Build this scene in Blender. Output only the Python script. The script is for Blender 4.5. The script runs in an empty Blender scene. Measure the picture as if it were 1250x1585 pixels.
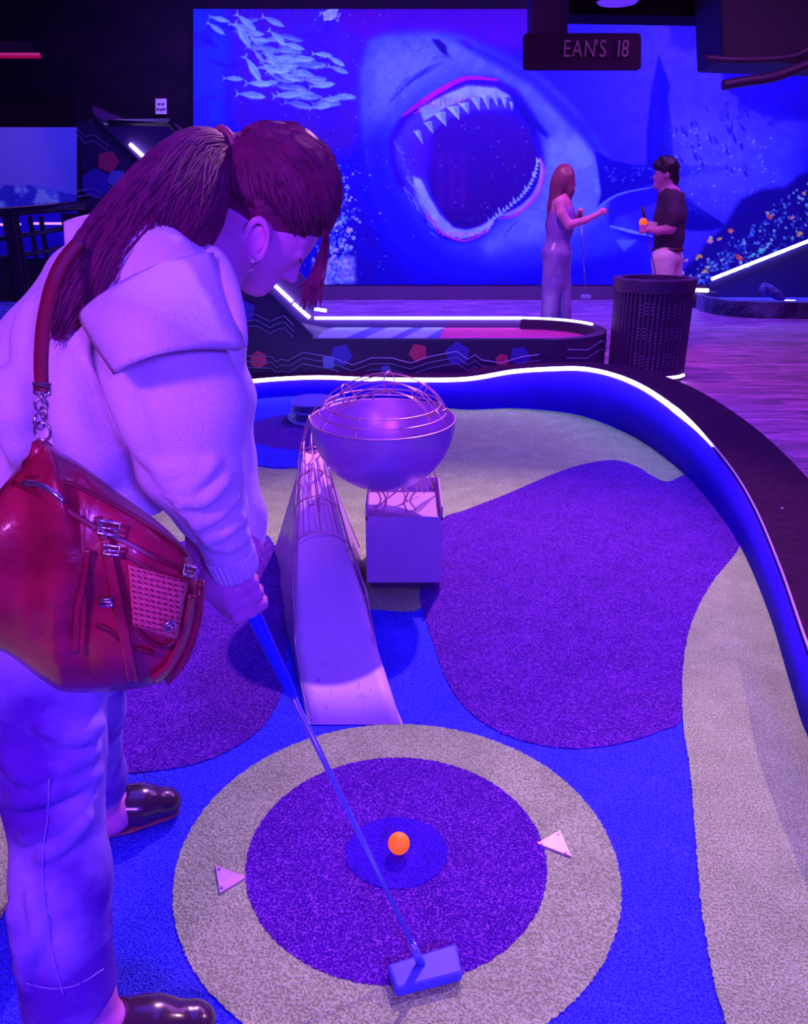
import bpy, bmesh, math, random
import numpy as np
from mathutils import Vector, Matrix
random.seed(7); np.random.seed(7)
C = bpy.context.scene.collection
sc = bpy.context.scene
R = math.radians

# ------------------------------------------------------------------ camera
CAM_H = 1.30; PITCH = 20.5; F = 1250.0
cam = bpy.data.cameras.new('camera'); camo = bpy.data.objects.new('camera', cam); C.objects.link(camo)
camo.location = (0, 0, CAM_H); camo.rotation_euler = (R(90 - PITCH), 0, 0)
cam.sensor_fit = 'HORIZONTAL'; cam.sensor_width = 36.0; cam.lens = 36.0 * F / 1250.0
cam.clip_start = 0.05; cam.clip_end = 100
sc.camera = camo
sc.view_settings.view_transform = 'Standard'; sc.view_settings.look = 'None'
sc.view_settings.gamma = 1; sc.view_settings.exposure = 0.0
sc.view_settings.use_curve_mapping = False

# ------------------------------------------------------------------ world and lamps
w = bpy.data.worlds.new('world'); sc.world = w; w.use_nodes = True
w.node_tree.nodes['Background'].inputs[0].default_value = (0.08, 0.02, 0.9, 1)
w.node_tree.nodes['Background'].inputs[1].default_value = 0.045

def lamp(name, kind, loc, target, color, energy, **kw):
    l = bpy.data.lights.new(name, kind); l.color = color; l.energy = energy
    for k, v in kw.items(): setattr(l, k, v)
    o = bpy.data.objects.new(name, l); C.objects.link(o); o.location = loc
    o.rotation_euler = (Vector(target) - Vector(loc)).to_track_quat('-Z', 'Y').to_euler()
    return o
lamp('stage_spot', 'SPOT', (0.9, 5.3, 3.9), (0.0, 1.7, 0), (1.0, 0.40, 0.72), 880, spot_size=R(58), spot_blend=0.75, shadow_soft_size=0.05)
lamp('side_spot', 'SPOT', (4.2, 3.6, 3.3), (0.85, 1.1, 0), (1.0, 0.42, 0.72), 520, spot_size=R(24), spot_blend=0.8, shadow_soft_size=0.03)
lamp('blue_wash', 'AREA', (0.2, 2.8, 3.9), (0.2, 2.8, 0), (0.08, 0.035, 1.0), 115, shape='RECTANGLE', size=3.0, size_y=3.0)
lamp('violet_spot', 'SPOT', (-1.1, -1.3, 2.5), (-0.50, 1.15, 0.75), (0.50, 0.10, 1.0), 300, spot_size=R(46), spot_blend=0.5, shadow_soft_size=0.25)
lamp('blue_front_fill', 'SPOT', (1.2, -2.0, 2.0), (0.1, 2.8, 0.35), (0.14, 0.04, 1.0), 760, spot_size=R(60), spot_blend=0.8, shadow_soft_size=0.3)  # unseen fill added behind the camera to brighten bowl and box fronts
lamp('blue_far_fill', 'SPOT', (1.3, 6.3, 3.9), (0.5, 4.6, 0), (0.20, 0.06, 1.0), 620, spot_size=R(80), spot_blend=0.7, shadow_soft_size=0.2)  # unseen fill added to turn the far turf bluer
lamp('mural_wash', 'AREA', (1.0, 11.1, 3.95), (1.0, 13.0, 0.9), (0.16, 0.10, 1.0), 760, shape='RECTANGLE', size=9.0, size_y=0.4)
lamp('hall_magenta_wash', 'AREA', (3.6, 6.8, 3.9), (3.4, 6.6, 0), (0.55, 0.12, 1.0), 150, shape='RECTANGLE', size=3.0, size_y=3.0)
lamp('lane_magenta_spot', 'SPOT', (0.6, 6.2, 3.9), (0.7, 7.6, 0.6), (1.0, 0.3, 0.8), 320, spot_size=R(75), spot_blend=0.6, shadow_soft_size=0.08)
lamp('left_blue_wash', 'AREA', (-3.6, 7.6, 3.9), (-3.2, 8.6, 0.9), (0.25, 0.12, 1.0), 80, shape='RECTANGLE', size=2.0, size_y=1.0)

# ------------------------------------------------------------------ photo pixel -> place on a known plane
CP, SP = math.cos(R(PITCH)), math.sin(R(PITCH))
def ray(px, py):
    u = (px - 625.0) / F; v = (py - 792.5) / F
    return (u, CP - v * SP, -SP - v * CP)
def P(px, py, D):
    r = ray(px, py); t = D / r[1]
    return Vector((r[0] * t, D, CAM_H + r[2] * t))
def G(px, py, z=0.0):
    r = ray(px, py); t = (z - CAM_H) / r[2]
    return Vector((r[0] * t, r[1] * t, z))
def proj(v):
    x, y, z = v[0], v[1], v[2] - CAM_H
    d = y * CP - z * SP
    return (625 + F * x / d, 792.5 - F * (y * SP + z * CP) / d)

# ------------------------------------------------------------------ materials
def lin(c):
    return tuple(((v / 255.0) / 12.92 if v / 255.0 <= 0.04045 else ((v / 255.0 + 0.055) / 1.055) ** 2.4) for v in c)
MATS = {}
def mat(name, col, rough=0.6, metal=0.0, emit=None, estr=0.0, noise=None, bump=None, sheen=0.0, coat=0.0, spec=0.5):
    """noise = (scale, amount, colour2), bump = (scale, strength, distance)"""
    if name in MATS: return MATS[name]
    m = bpy.data.materials.new(name); m.use_nodes = True; nt = m.node_tree; b = nt.nodes['Principled BSDF']
    b.inputs['Base Color'].default_value = (*col, 1); b.inputs['Roughness'].default_value = rough
    b.inputs['Metallic'].default_value = metal; b.inputs['Specular IOR Level'].default_value = spec
    if sheen: b.inputs['Sheen Weight'].default_value = sheen; b.inputs['Sheen Roughness'].default_value = 0.5
    if coat: b.inputs['Coat Weight'].default_value = coat
    if emit: b.inputs['Emission Color'].default_value = (*emit, 1); b.inputs['Emission Strength'].default_value = estr
    geo = nt.nodes.new('ShaderNodeNewGeometry')
    n0 = nt.nodes.new('ShaderNodeTexNoise'); n0.inputs['Scale'].default_value = (noise[0] if noise else 20); n0.inputs['Detail'].default_value = 5
    nt.links.new(geo.outputs['Position'], n0.inputs['Vector'])
    rp = nt.nodes.new('ShaderNodeValToRGB'); nt.links.new(n0.outputs['Fac'], rp.inputs[0])
    c2 = noise[2] if noise else tuple(v * 0.93 for v in col)
    wdt = noise[1] if noise else 0.3
    rp.color_ramp.elements[0].position = 0.5 - wdt / 2; rp.color_ramp.elements[1].position = 0.5 + wdt / 2
    rp.color_ramp.elements[0].color = (*c2, 1); rp.color_ramp.elements[1].color = (*col, 1)
    nt.links.new(rp.outputs[0], b.inputs['Base Color'])
    if bump:
        n1 = nt.nodes.new('ShaderNodeTexNoise'); n1.inputs['Scale'].default_value = bump[0]; n1.inputs['Detail'].default_value = 4
        nt.links.new(geo.outputs['Position'], n1.inputs['Vector'])
        bp = nt.nodes.new('ShaderNodeBump'); bp.inputs['Strength'].default_value = bump[1]; bp.inputs['Distance'].default_value = bump[2]
        nt.links.new(n1.outputs['Fac'], bp.inputs['Height']); nt.links.new(bp.outputs[0], b.inputs['Normal'])
    MATS[name] = m; return m

def turf(name, light, dark, fleck=None, amount=0.5):
    m = bpy.data.materials.new(name); m.use_nodes = True; nt = m.node_tree; b = nt.nodes['Principled BSDF']
    b.inputs['Roughness'].default_value = 0.95; b.inputs['Specular IOR Level'].default_value = 0.15
    geo = nt.nodes.new('ShaderNodeNewGeometry')
    n = nt.nodes.new('ShaderNodeTexNoise'); n.inputs['Scale'].default_value = 210; n.inputs['Detail'].default_value = 2
    v = nt.nodes.new('ShaderNodeTexVoronoi'); v.inputs['Scale'].default_value = 330
    big = nt.nodes.new('ShaderNodeTexNoise'); big.inputs['Scale'].default_value = 9; big.inputs['Detail'].default_value = 5
    for q in (n, v, big): nt.links.new(geo.outputs['Position'], q.inputs['Vector'])
    rp = nt.nodes.new('ShaderNodeValToRGB'); nt.links.new(n.outputs['Fac'], rp.inputs[0])
    rp.color_ramp.elements[0].position = 0.40; rp.color_ramp.elements[1].position = 0.60
    rp.color_ramp.elements[0].color = (*dark, 1); rp.color_ramp.elements[1].color = (*light, 1)
    sep = nt.nodes.new('ShaderNodeSeparateColor'); nt.links.new(v.outputs['Color'], sep.inputs[0])
    r2 = nt.nodes.new('ShaderNodeValToRGB'); nt.links.new(sep.outputs[0], r2.inputs[0])
    r2.color_ramp.elements[0].position = 0.70; r2.color_ramp.elements[1].position = 0.90
    r2.color_ramp.elements[0].color = (0, 0, 0, 1); r2.color_ramp.elements[1].color = (amount, amount, amount, 1)
    mx = nt.nodes.new('ShaderNodeMix'); mx.data_type = 'RGBA'
    nt.links.new(r2.outputs[0], mx.inputs[0]); nt.links.new(rp.outputs[0], mx.inputs[6]); mx.inputs[7].default_value = (*(fleck or light), 1)
    r3 = nt.nodes.new('ShaderNodeMapRange'); nt.links.new(big.outputs['Fac'], r3.inputs[0])
    r3.inputs[1].default_value = 0.3; r3.inputs[2].default_value = 0.7; r3.inputs[3].default_value = 0.86; r3.inputs[4].default_value = 1.08
    mu = nt.nodes.new('ShaderNodeMix'); mu.data_type = 'RGBA'; mu.blend_type = 'MULTIPLY'; mu.inputs[0].default_value = 1
    nt.links.new(mx.outputs[2], mu.inputs[6]); nt.links.new(r3.outputs[0], mu.inputs[7])
    nt.links.new(mu.outputs[2], b.inputs['Base Color'])
    bp = nt.nodes.new('ShaderNodeBump'); bp.inputs['Strength'].default_value = 0.9; bp.inputs['Distance'].default_value = 0.006
    nt.links.new(n.outputs['Fac'], bp.inputs['Height']); nt.links.new(bp.outputs[0], b.inputs['Normal'])
    return m

# ------------------------------------------------------------------ object helpers
def props(o, label=None, cat=None, group=None, kind=None):
    if label: o['label'] = label
    if cat: o['category'] = cat
    if group: o['group'] = group
    if kind: o['kind'] = kind
    return o
def empty(name, loc, label, cat, group=None):
    o = bpy.data.objects.new(name, None); C.objects.link(o); o.location = loc
    o.empty_display_size = 0.05
    return props(o, label, cat, group)
def link(name, me, m, parent=None, smooth=False):
    if m is not None:
        me.materials.clear(); me.materials.append(m)
    if smooth:
        me.polygons.foreach_set('use_smooth', [True] * len(me.polygons))
    o = bpy.data.objects.new(name, me); C.objects.link(o)
    if parent is not None:
        o.parent = parent; o.matrix_parent_inverse = Matrix.Translation(-Vector(parent.location))
    return o

class MB:
    def __init__(s): s.v = []; s.f = []
    def add(s, vs, fs):
        n = len(s.v); s.v += [tuple(v) for v in vs]; s.f += [tuple(i + n for i in f) for f in fs]; return s
    def box(s, lo, hi):
        x0, y0, z0 = lo; x1, y1, z1 = hi
        return s.add([(x0,y0,z0),(x1,y0,z0),(x1,y1,z0),(x0,y1,z0),(x0,y0,z1),(x1,y0,z1),(x1,y1,z1),(x0,y1,z1)],
                     [(0,3,2,1),(4,5,6,7),(0,1,5,4),(1,2,6,5),(2,3,7,6),(3,0,4,7)])
    def prism(s, pts, off):
        """closed polygon pts (3-D) extruded by vector off"""
        n = len(pts); off = Vector(off); a = [Vector(p) for p in pts]
        return s.add(a + [p + off for p in a], [tuple(range(n))[::-1], tuple(range(n, 2*n))] + [(i, (i+1) % n, n + (i+1) % n, n + i) for i in range(n)])
    def tube(s, pts, r, seg=8, closed=False, cap=True):
        pts = [Vector(p) for p in pts]; n = len(pts)
        rs = r if isinstance(r, (list, tuple)) else [r] * n
        T = []
        for i in range(n):
            a = pts[(i-1) % n] if (closed or i > 0) else pts[i]
            b = pts[(i+1) % n] if (closed or i < n-1) else pts[i]
            t = (b - a); T.append(t.normalized() if t.length > 1e-9 else Vector((0,0,1)))
        ref = Vector((0,0,1)) if abs(T[0].z) < 0.9 else Vector((1,0,0))
        nrm = (ref - T[0] * ref.dot(T[0])).normalized()
        vs = []
        for i in range(n):
            nrm = (nrm - T[i] * nrm.dot(T[i]))
            nrm = nrm.normalized() if nrm.length > 1e-6 else T[i].orthogonal().normalized()
            bn = T[i].cross(nrm)
            for k in range(seg):
                a = 2 * math.pi * k / seg
                vs.append(pts[i] + (nrm * math.cos(a) + bn * math.sin(a)) * rs[i])
        fs = []
        for i in range(n if closed else n-1):
            j = (i+1) % n
            for k in range(seg):
                l = (k+1) % seg
                fs.append((i*seg+k, i*seg+l, j*seg+l, j*seg+k))
        if not closed and cap:
            fs.append(tuple(range(seg))[::-1]); fs.append(tuple((n-1)*seg + k for k in range(seg)))
        return s.add(vs, fs)
    def lathe(s, prof, c, seg=48, tilt=None):
        """prof list of (r, z); about the z axis through c"""
        vs = []; c = Vector(c)
        for r_, z_ in prof:
            for k in range(seg):
                a = 2*math.pi*k/seg
                p = Vector((r_*math.cos(a), r_*math.sin(a), z_))
                if tilt is not None: p = tilt @ p
                vs.append(c + p)
        fs = []
        for i in range(len(prof)-1):
            for k in range(seg):
                l = (k+1) % seg
                fs.append((i*seg+k, i*seg+l, (i+1)*seg+l, (i+1)*seg+k))
        return s.add(vs, fs)
    def sphere(s, c, r, seg=16, rings=10, sc3=(1,1,1), rot=None):
        c = Vector(c); vs = []
        for i in range(rings+1):
            th = math.pi*i/rings
            for k in range(seg):
                a = 2*math.pi*k/seg
                p = Vector((math.sin(th)*math.cos(a)*sc3[0], math.sin(th)*math.sin(a)*sc3[1], math.cos(th)*sc3[2]))*r
                if rot is not None: p = rot @ p
                vs.append(c+p)
        fs = [(i*seg+k, (i+1)*seg+k, (i+1)*seg+(k+1)%seg, i*seg+(k+1)%seg) for i in range(rings) for k in range(seg)]
        return s.add(vs, fs)
    def grid(s, pts):
        """pts[i][j]"""
        n, m = len(pts), len(pts[0]); vs = [p for r_ in pts for p in r_]
        return s.add(vs, [(i*m+j, i*m+j+1, (i+1)*m+j+1, (i+1)*m+j) for i in range(n-1) for j in range(m-1)])
    def build(s, name, m, parent=None, smooth=False, bevel=0, solid=0, sub=0, clean=False):
        me = bpy.data.meshes.new(name); me.from_pydata(s.v, [], s.f); me.update()
        if clean or smooth or bevel:
            bm = bmesh.new(); bm.from_mesh(me)
            bmesh.ops.remove_doubles(bm, verts=bm.verts, dist=1e-5)
            bmesh.ops.recalc_face_normals(bm, faces=bm.faces)
            bm.to_mesh(me); bm.free()
        o = link(name, me, m, parent, smooth)
        if solid: q = o.modifiers.new('solid', 'SOLIDIFY'); q.thickness = solid; q.offset = 0
        if bevel: q = o.modifiers.new('bevel', 'BEVEL'); q.width = bevel; q.segments = 2; q.limit_method = 'ANGLE'; q.angle_limit = R(40)
        if sub: q = o.modifiers.new('sub', 'SUBSURF'); q.levels = sub; q.render_levels = sub
        return o

def catmull(pts, n=10, closed=False):
    pts = [Vector(p) for p in pts]; N = len(pts); out = []
    for i in range(N if closed else N-1):
        if closed: a, b, c, d = pts[(i-1)%N], pts[i], pts[(i+1)%N], pts[(i+2)%N]
        else: a, b, c, d = pts[max(i-1,0)], pts[i], pts[i+1], pts[min(i+2,N-1)]
        for k in range(n):
            t = k/n
            out.append(0.5*((2*b)+(-a+c)*t+(2*a-5*b+4*c-d)*t*t+(-a+3*b-3*c+d)*t**3))
    if not closed: out.append(pts[-1])
    return out

# ------------------------------------------------------------------ blended volumes -> one continuous mesh
class Vol:
    def __init__(s, lo, hi, h):
        s.h = h; s.lo = np.array(lo, dtype=np.float32)
        s.n = np.ceil((np.array(hi) - s.lo) / h).astype(int) + 1
        s.f = np.full(tuple(s.n), 1.0, dtype=np.float32)
    def _win(s, lo, hi):
        a = np.maximum(np.floor((np.array(lo) - s.lo) / s.h).astype(int), 0)
        b = np.minimum(np.ceil((np.array(hi) - s.lo) / s.h).astype(int) + 1, s.n)
        if np.any(b <= a): return None, None
        sl = tuple(slice(a[i], b[i]) for i in range(3))
        ax = [s.lo[i] + s.h * np.arange(a[i], b[i], dtype=np.float32) for i in range(3)]
        X = np.stack(np.meshgrid(*ax, indexing='ij'), -1)
        return sl, X
    def _merge(s, sl, d, k, sub=False):
        f = s.f[sl]
        if sub:
            h = np.clip(0.5 - 0.5*(f + d)/k, 0, 1); s.f[sl] = f*(1-h) + (-d)*h + k*h*(1-h)
        else:
            h = np.clip(0.5 + 0.5*(d - f)/k, 0, 1); s.f[sl] = d*(1-h) + f*h - k*h*(1-h)
    def cone(s, a, b, ra, rb, k=0.02, flat=None, sub=False, ripple=None):
        """tapered capsule; flat=(axis vector, factor) squashes it along that axis; ripple=(amp, waves, dir)"""
        a = np.array(a, dtype=np.float32); b = np.array(b, dtype=np.float32); m = max(ra, rb)*1.6 + k + 0.01
        sl, X = s._win(np.minimum(a, b) - m, np.maximum(a, b) + m)
        if sl is None: return s
        ab = b - a; L2 = max(float(ab @ ab), 1e-9)
        t = np.clip(((X - a) @ ab) / L2, 0, 1)
        q = X - (a + t[..., None]*ab)
        if flat is not None:
            ax = np.array(flat[0], dtype=np.float32); ax /= np.linalg.norm(ax)
            c = q @ ax; q = q + (c*(1.0/flat[1]-1.0))[..., None]*ax
        d = np.sqrt((q*q).sum(-1)) - (ra + (rb-ra)*t)
        if ripple is not None:
            dv = np.array(ripple[2], dtype=np.float32)
            d = d + ripple[0]*np.sin(2*math.pi*ripple[1]*(t + X @ dv))
        s._merge(sl, d, k, sub); return s
    def chain(s, pts, rs, k=0.02, **kw):
        for i in range(len(pts)-1): s.cone(pts[i], pts[i+1], rs[i], rs[i+1], k, **kw)
        return s
    def ell(s, c, rad, M=None, k=0.02, sub=False):
        """ellipsoid with radii rad along the rows of M"""
        c = np.array(c, dtype=np.float32); rad = np.array(rad, dtype=np.float32); m = float(rad.max()) + k + 0.01
        sl, X = s._win(c - m, c + m)
        if sl is None: return s
        q = X - c
        if M is not None: q = q @ np.array(M, dtype=np.float32).T
        k0 = np.sqrt(((q/rad)**2).sum(-1)) + 1e-9; k1 = np.sqrt(((q/(rad*rad))**2).sum(-1)) + 1e-9
        s._merge(sl, k0*(k0-1)/k1, k, sub); return s
    def cut(s, p, n):
        """keep the side that n points away from"""
        n = np.array(n, dtype=np.float32); n /= np.linalg.norm(n)
        sl, X = s._win(s.lo, s.lo + s.h*s.n)
        s.f = np.maximum(s.f, (X - np.array(p, dtype=np.float32)) @ n); return s
    def wrinkle(s, amp, scale, seed=0, lo=None, hi=None):
        rs = np.random.RandomState(seed)
        sl, X = s._win(s.lo if lo is None else lo, (s.lo + s.h*s.n) if hi is None else hi)
        d = 0
        for i in range(7):
            v = rs.normal(size=3); v /= np.linalg.norm(v); v *= scale*(0.6+rs.rand()*1.2)
            d = d + np.sin(X @ v.astype(np.float32) + rs.rand()*6.28 + 1.3*np.sin(X @ (v[[1,2,0]]*0.7).astype(np.float32)))
        s.f[sl] = s.f[sl] + amp*(d/3.0); return s
    def hit(s, px, py, d0=.8, d1=1.7, off=0.0):
        """first point of the volume on the line of a photo pixel"""
        D = d0
        while D < d1:
            q = P(px, py, D); i = np.round((np.array(q)-s.lo)/s.h).astype(int)
            if np.all(i >= 0) and np.all(i < s.n) and s.f[tuple(i)] < 0: return P(px, py, D-off)
            D += .002
        return P(px, py, (d0+d1)/2)
    def mesh(s, name, relax=1):
        f = s.f; f[0]=f[-1]=1; f[:,0]=f[:,-1]=1; f[:,:,0]=f[:,:,-1]=1
        ins = f < 0; nx, ny, nz = f.shape
        acc = np.zeros((nx-1, ny-1, nz-1, 3), dtype=np.float32); cnt = np.zeros((nx-1, ny-1, nz-1), dtype=np.float32)
        corners = [(i, j, k) for i in (0,1) for j in (0,1) for k in (0,1)]
        def F(i, j, k): return f[i:nx-1+i, j:ny-1+j, k:nz-1+k]
        for c in corners:
            for ax in range(3):
                if c[ax] == 0:
                    e = list(c); e[ax] = 1
                    A, B = F(*c), F(*e); x = (A < 0) != (B < 0)
                    if not x.any(): continue
                    t = np.where(x, A/np.where(x, A-B, 1), 0)
                    for q in range(3):
                        acc[..., q] += np.where(x, c[q] + (t if q == ax else 0), 0)
                    cnt += x
        act = cnt > 0
        idx = -np.ones(act.shape, dtype=np.int64); w_ = np.argwhere(act); idx[act] = np.arange(len(w_))
        V = (w_ + acc[act]/cnt[act][:, None])*s.h + s.lo
        quads = []
        for ax in range(3):
            a, b = [q for q in range(3) if q != ax]
            sl0 = [slice(None)]*3; sl1 = [slice(None)]*3
            sl0[ax] = slice(0, -1); sl1[ax] = slice(1, None)
            A, B = ins[tuple(sl0)], ins[tuple(sl1)]
            e = np.argwhere(A != B)
            e = e[(e[:, a] > 0) & (e[:, b] > 0) & (e[:, a] < act.shape[a]) & (e[:, b] < act.shape[b])]
            flip = A[tuple(e.T)]
            def cell(da, db):
                q = e.copy(); q[:, a] -= da; q[:, b] -= db; return idx[tuple(q.T)]
            q = np.stack([cell(1,1), cell(0,1), cell(0,0), cell(1,0)], 1)
            if ax == 1: flip = ~flip
            q[~flip] = q[~flip][:, ::-1]; quads.append(q)
        Q = np.concatenate(quads); Q = Q[(Q >= 0).all(1)]
        for _ in range(relax):
            S = np.zeros_like(V); N_ = np.zeros(len(V))
            for i in range(4):
                j = (i+1) % 4
                for q in range(3):
                    S[:, q] += np.bincount(Q[:, i], V[Q[:, j], q], len(V)) + np.bincount(Q[:, j], V[Q[:, i], q], len(V))
                N_ += np.bincount(Q[:, i], minlength=len(V)) + np.bincount(Q[:, j], minlength=len(V))
            V = V*0.5 + 0.5*S/np.maximum(N_, 1)[:, None]
        me = bpy.data.meshes.new(name)
        me.vertices.add(len(V)); me.vertices.foreach_set('co', V.astype(np.float32).ravel())
        me.loops.add(Q.size); me.loops.foreach_set('vertex_index', Q.astype(np.int32).ravel())
        me.polygons.add(len(Q)); me.polygons.foreach_set('loop_start', np.arange(0, Q.size, 4, dtype=np.int32))
        me.update(calc_edges=True); me.validate()
        return me
    def build(s, name, m, parent=None, relax=1):
        return link(name, s.mesh(name, relax), m, parent, True)
# ================================================================== painting helper for the printed murals
class Paint:
    def __init__(s, x0, y0, x1, y1, base, step=1.0):
        s.x0, s.y0, s.step = x0, y0, step
        s.xs = np.arange(x0, x1+step*0.5, step); s.ys = np.arange(y0, y1+step*0.5, step)
        s.X, s.Y = np.meshgrid(s.xs, s.ys)
        s.c = np.zeros(s.X.shape+(3,)) + np.array(base, dtype=float)
    def mask(s, poly, soft=0):
        m = np.zeros(s.X.shape, dtype=bool); n = len(poly)
        for i in range(n):
            xa, ya = poly[i]; xb, yb = poly[(i+1) % n]
            if ya == yb: continue
            c = ((s.Y > ya) != (s.Y > yb)) & (s.X < (xb-xa)*(s.Y-ya)/(yb-ya)+xa)
            m ^= c
        m = m.astype(float)
        return s.blur(m, soft) if soft else m
    def blur(s, m, r):
        r = max(1, int(r/s.step))
        for _ in range(2):
            for ax in (0, 1):
                q = np.pad(m, [(r+1, r) if a == ax else (0, 0) for a in (0, 1)], mode='edge').cumsum(ax)
                n = m.shape[ax]
                m = (np.take(q, np.arange(2*r+1, 2*r+1+n), ax) - np.take(q, np.arange(0, n), ax))/(2*r+1)
        return m
    def noise(s, sc_, seed):
        rs = np.random.RandomState(seed); d = 0; a = 1
        for o in range(5):
            f = (2**o)/sc_
            gx = (s.X*f) % 64; gy = (s.Y*f) % 64
            T = rs.rand(65, 65); T[-1] = T[0]; T[:, -1] = T[:, 0]
            ix, iy = gx.astype(int), gy.astype(int); fx, fy = gx-ix, gy-iy
            fx = fx*fx*(3-2*fx); fy = fy*fy*(3-2*fy)
            d = d + a*((T[iy,ix]*(1-fx)+T[iy,ix+1]*fx)*(1-fy)+(T[iy+1,ix]*(1-fx)+T[iy+1,ix+1]*fx)*fy); a *= .5
        return d/1.94
    def put(s, m, col, op=1.0):
        m = (m*op)[..., None]; s.c = s.c*(1-m) + np.array(col, dtype=float)*m
    def poly(s, p, col, soft=0, op=1.0): s.put(s.mask(p, soft), col, op)
    def small(s, p, col, op=1.0):
        """fast polygon inside its own box"""
        p = [(float(a), float(b)) for a, b in p]
        i0 = max(int((min(a for a, b in p)-s.x0)/s.step)-1, 0); i1 = min(int((max(a for a, b in p)-s.x0)/s.step)+3, len(s.xs))
        j0 = max(int((min(b for a, b in p)-s.y0)/s.step)-1, 0); j1 = min(int((max(b for a, b in p)-s.y0)/s.step)+3, len(s.ys))
        if i1 <= i0 or j1 <= j0: return
        X, Y = s.X[j0:j1, i0:i1], s.Y[j0:j1, i0:i1]; m = np.zeros(X.shape, dtype=bool); n = len(p)
        for i in range(n):
            xa, ya = p[i]; xb, yb = p[(i+1) % n]
            if ya == yb: continue
            m ^= ((Y > ya) != (Y > yb)) & (X < (xb-xa)*(Y-ya)/(yb-ya)+xa)
        m = (m*op)[..., None]; s.c[j0:j1, i0:i1] = s.c[j0:j1, i0:i1]*(1-m) + np.array(col, dtype=float)*m
    def stroke(s, pts, w, col, op=1.0, soft=0):
        c = catmull([(a, b, 0) for a, b in pts], 8); n = len(c)
        ws = w if isinstance(w, (list, tuple)) else [w, w]
        L, Rr = [], []
        for i in range(n):
            t = (c[min(i+1, n-1)]-c[max(i-1, 0)]); t = t.normalized() if t.length else Vector((1,0,0))
            f = i/(n-1)*(len(ws)-1); k = min(int(f), len(ws)-2); ww = ws[k]+(ws[k+1]-ws[k])*(f-k)
            L.append((c[i].x-t.y*ww/2, c[i].y+t.x*ww/2)); Rr.append((c[i].x+t.y*ww/2, c[i].y-t.x*ww/2))
        pl = L+Rr[::-1]
        if soft: s.poly(pl, col, soft, op)
        else: s.small(pl, col, op)
    def blob(s, x, y, r, col, op=1.0, rs=random, sx=1.0, rot=0.0):
        n = 9; p = []
        for k in range(n):
            a = 2*math.pi*k/n; q = r*(0.65+0.6*rs.random())
            dx, dy = q*sx*math.cos(a), q*math.sin(a)
            p.append((x+dx*math.cos(rot)-dy*math.sin(rot), y+dx*math.sin(rot)+dy*math.cos(rot)))
        s.small(p, col, op)
    def fish(s, x, y, L, ang, col, op=1.0, belly=None):
        pr = [(-.5,0),(-.3,-.09),(0,-.15),(.3,-.11),(.5,0),(.3,.1),(0,.13),(-.3,.05)]
        tl = [(-.42,0),(-.62,-.16),(-.54,0),(-.62,.15)]
        ca, sa = math.cos(ang), math.sin(ang)
        for q in (pr, tl):
            s.small([(x+L*(a*ca-b*sa), y+L*(a*sa+b*ca)) for a, b in q], col, op)
        if belly: s.small([(x+L*(a*ca-b*sa*.5), y+L*(a*sa+b*.5*ca)) for a, b in [(-.3,.05),(0,.14),(.3,.1),(.42,.02),(0,.02)]], belly, op*.8)
    def wall(s, name, D, light, parent=None, thick=0.03):
        """the painted sheet as a real panel at distance D"""
        c = np.clip(s.c, 0, 255)/255.0
        c = np.where(c <= .04045, c/12.92, ((c+.055)/1.055)**2.4)/np.array(light); c = np.clip(c, 0.004, 0.95)
        ny, nx = s.X.shape
        u = (s.X-625.0)/F; v = (s.Y-792.5)/F; t = D/(CP-v*SP)
        V = np.stack([u*t, np.full_like(t, D), CAM_H+(-SP-v*CP)*t], -1).reshape(-1, 3)
        i = np.arange((ny-1)*(nx-1)); r_, k = i//(nx-1), i % (nx-1); a = r_*nx+k
        Q = np.stack([a, a+nx, a+nx+1, a+1], 1)
        me = bpy.data.meshes.new(name)
        me.vertices.add(len(V)); me.vertices.foreach_set('co', V.astype(np.float32).ravel())
        me.loops.add(Q.size); me.loops.foreach_set('vertex_index', Q.astype(np.int32).ravel())
        me.polygons.add(len(Q)); me.polygons.foreach_set('loop_start', np.arange(0, Q.size, 4, dtype=np.int32))
        me.update(calc_edges=True)
        at = me.color_attributes.new('print', 'FLOAT_COLOR', 'POINT')
        at.data.foreach_set('color', np.concatenate([c.reshape(-1, 3), np.ones((ny*nx, 1))], 1).astype(np.float32).ravel())
        m = bpy.data.materials.new(name+'_print'); m.use_nodes = True; nt = m.node_tree
        n = nt.nodes.new('ShaderNodeVertexColor'); n.layer_name = 'print'
        b = nt.nodes['Principled BSDF']; b.inputs['Roughness'].default_value = .8; b.inputs['Specular IOR Level'].default_value = .1
        nt.links.new(n.outputs[0], b.inputs['Base Color'])
        o = link(name, me, m, parent)
        return o

# ================================================================== THE SETTING
black_wall = mat('black_paint', (0.018, 0.005, 0.014), 0.9, noise=(3, .6, (0.007, 0.002, 0.009)), spec=.1)
m = bpy.data.materials.new('hall_floor'); m.use_nodes = True; nt = m.node_tree; b = nt.nodes['Principled BSDF']
geo = nt.nodes.new('ShaderNodeNewGeometry'); mp = nt.nodes.new('ShaderNodeMapping'); mp.inputs['Scale'].default_value = (0.9, 4.5, 1)
nt.links.new(geo.outputs['Position'], mp.inputs['Vector'])
n = nt.nodes.new('ShaderNodeTexNoise'); n.inputs['Scale'].default_value = 2.6; n.inputs['Detail'].default_value = 7; n.inputs['Roughness'].default_value = .65
nt.links.new(mp.outputs[0], n.inputs['Vector'])
br = nt.nodes.new('ShaderNodeTexBrick'); br.inputs['Scale'].default_value = 1.0; br.inputs['Brick Width'].default_value = 1.1; br.inputs['Row Height'].default_value = .19
br.inputs['Mortar Size'].default_value = .004; br.inputs['Color1'].default_value = (.8,.8,.8,1); br.inputs['Color2'].default_value = (1.25,1.25,1.25,1); br.inputs['Mortar'].default_value = (.4,.4,.4,1)
nt.links.new(geo.outputs['Position'], br.inputs['Vector'])
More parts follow.
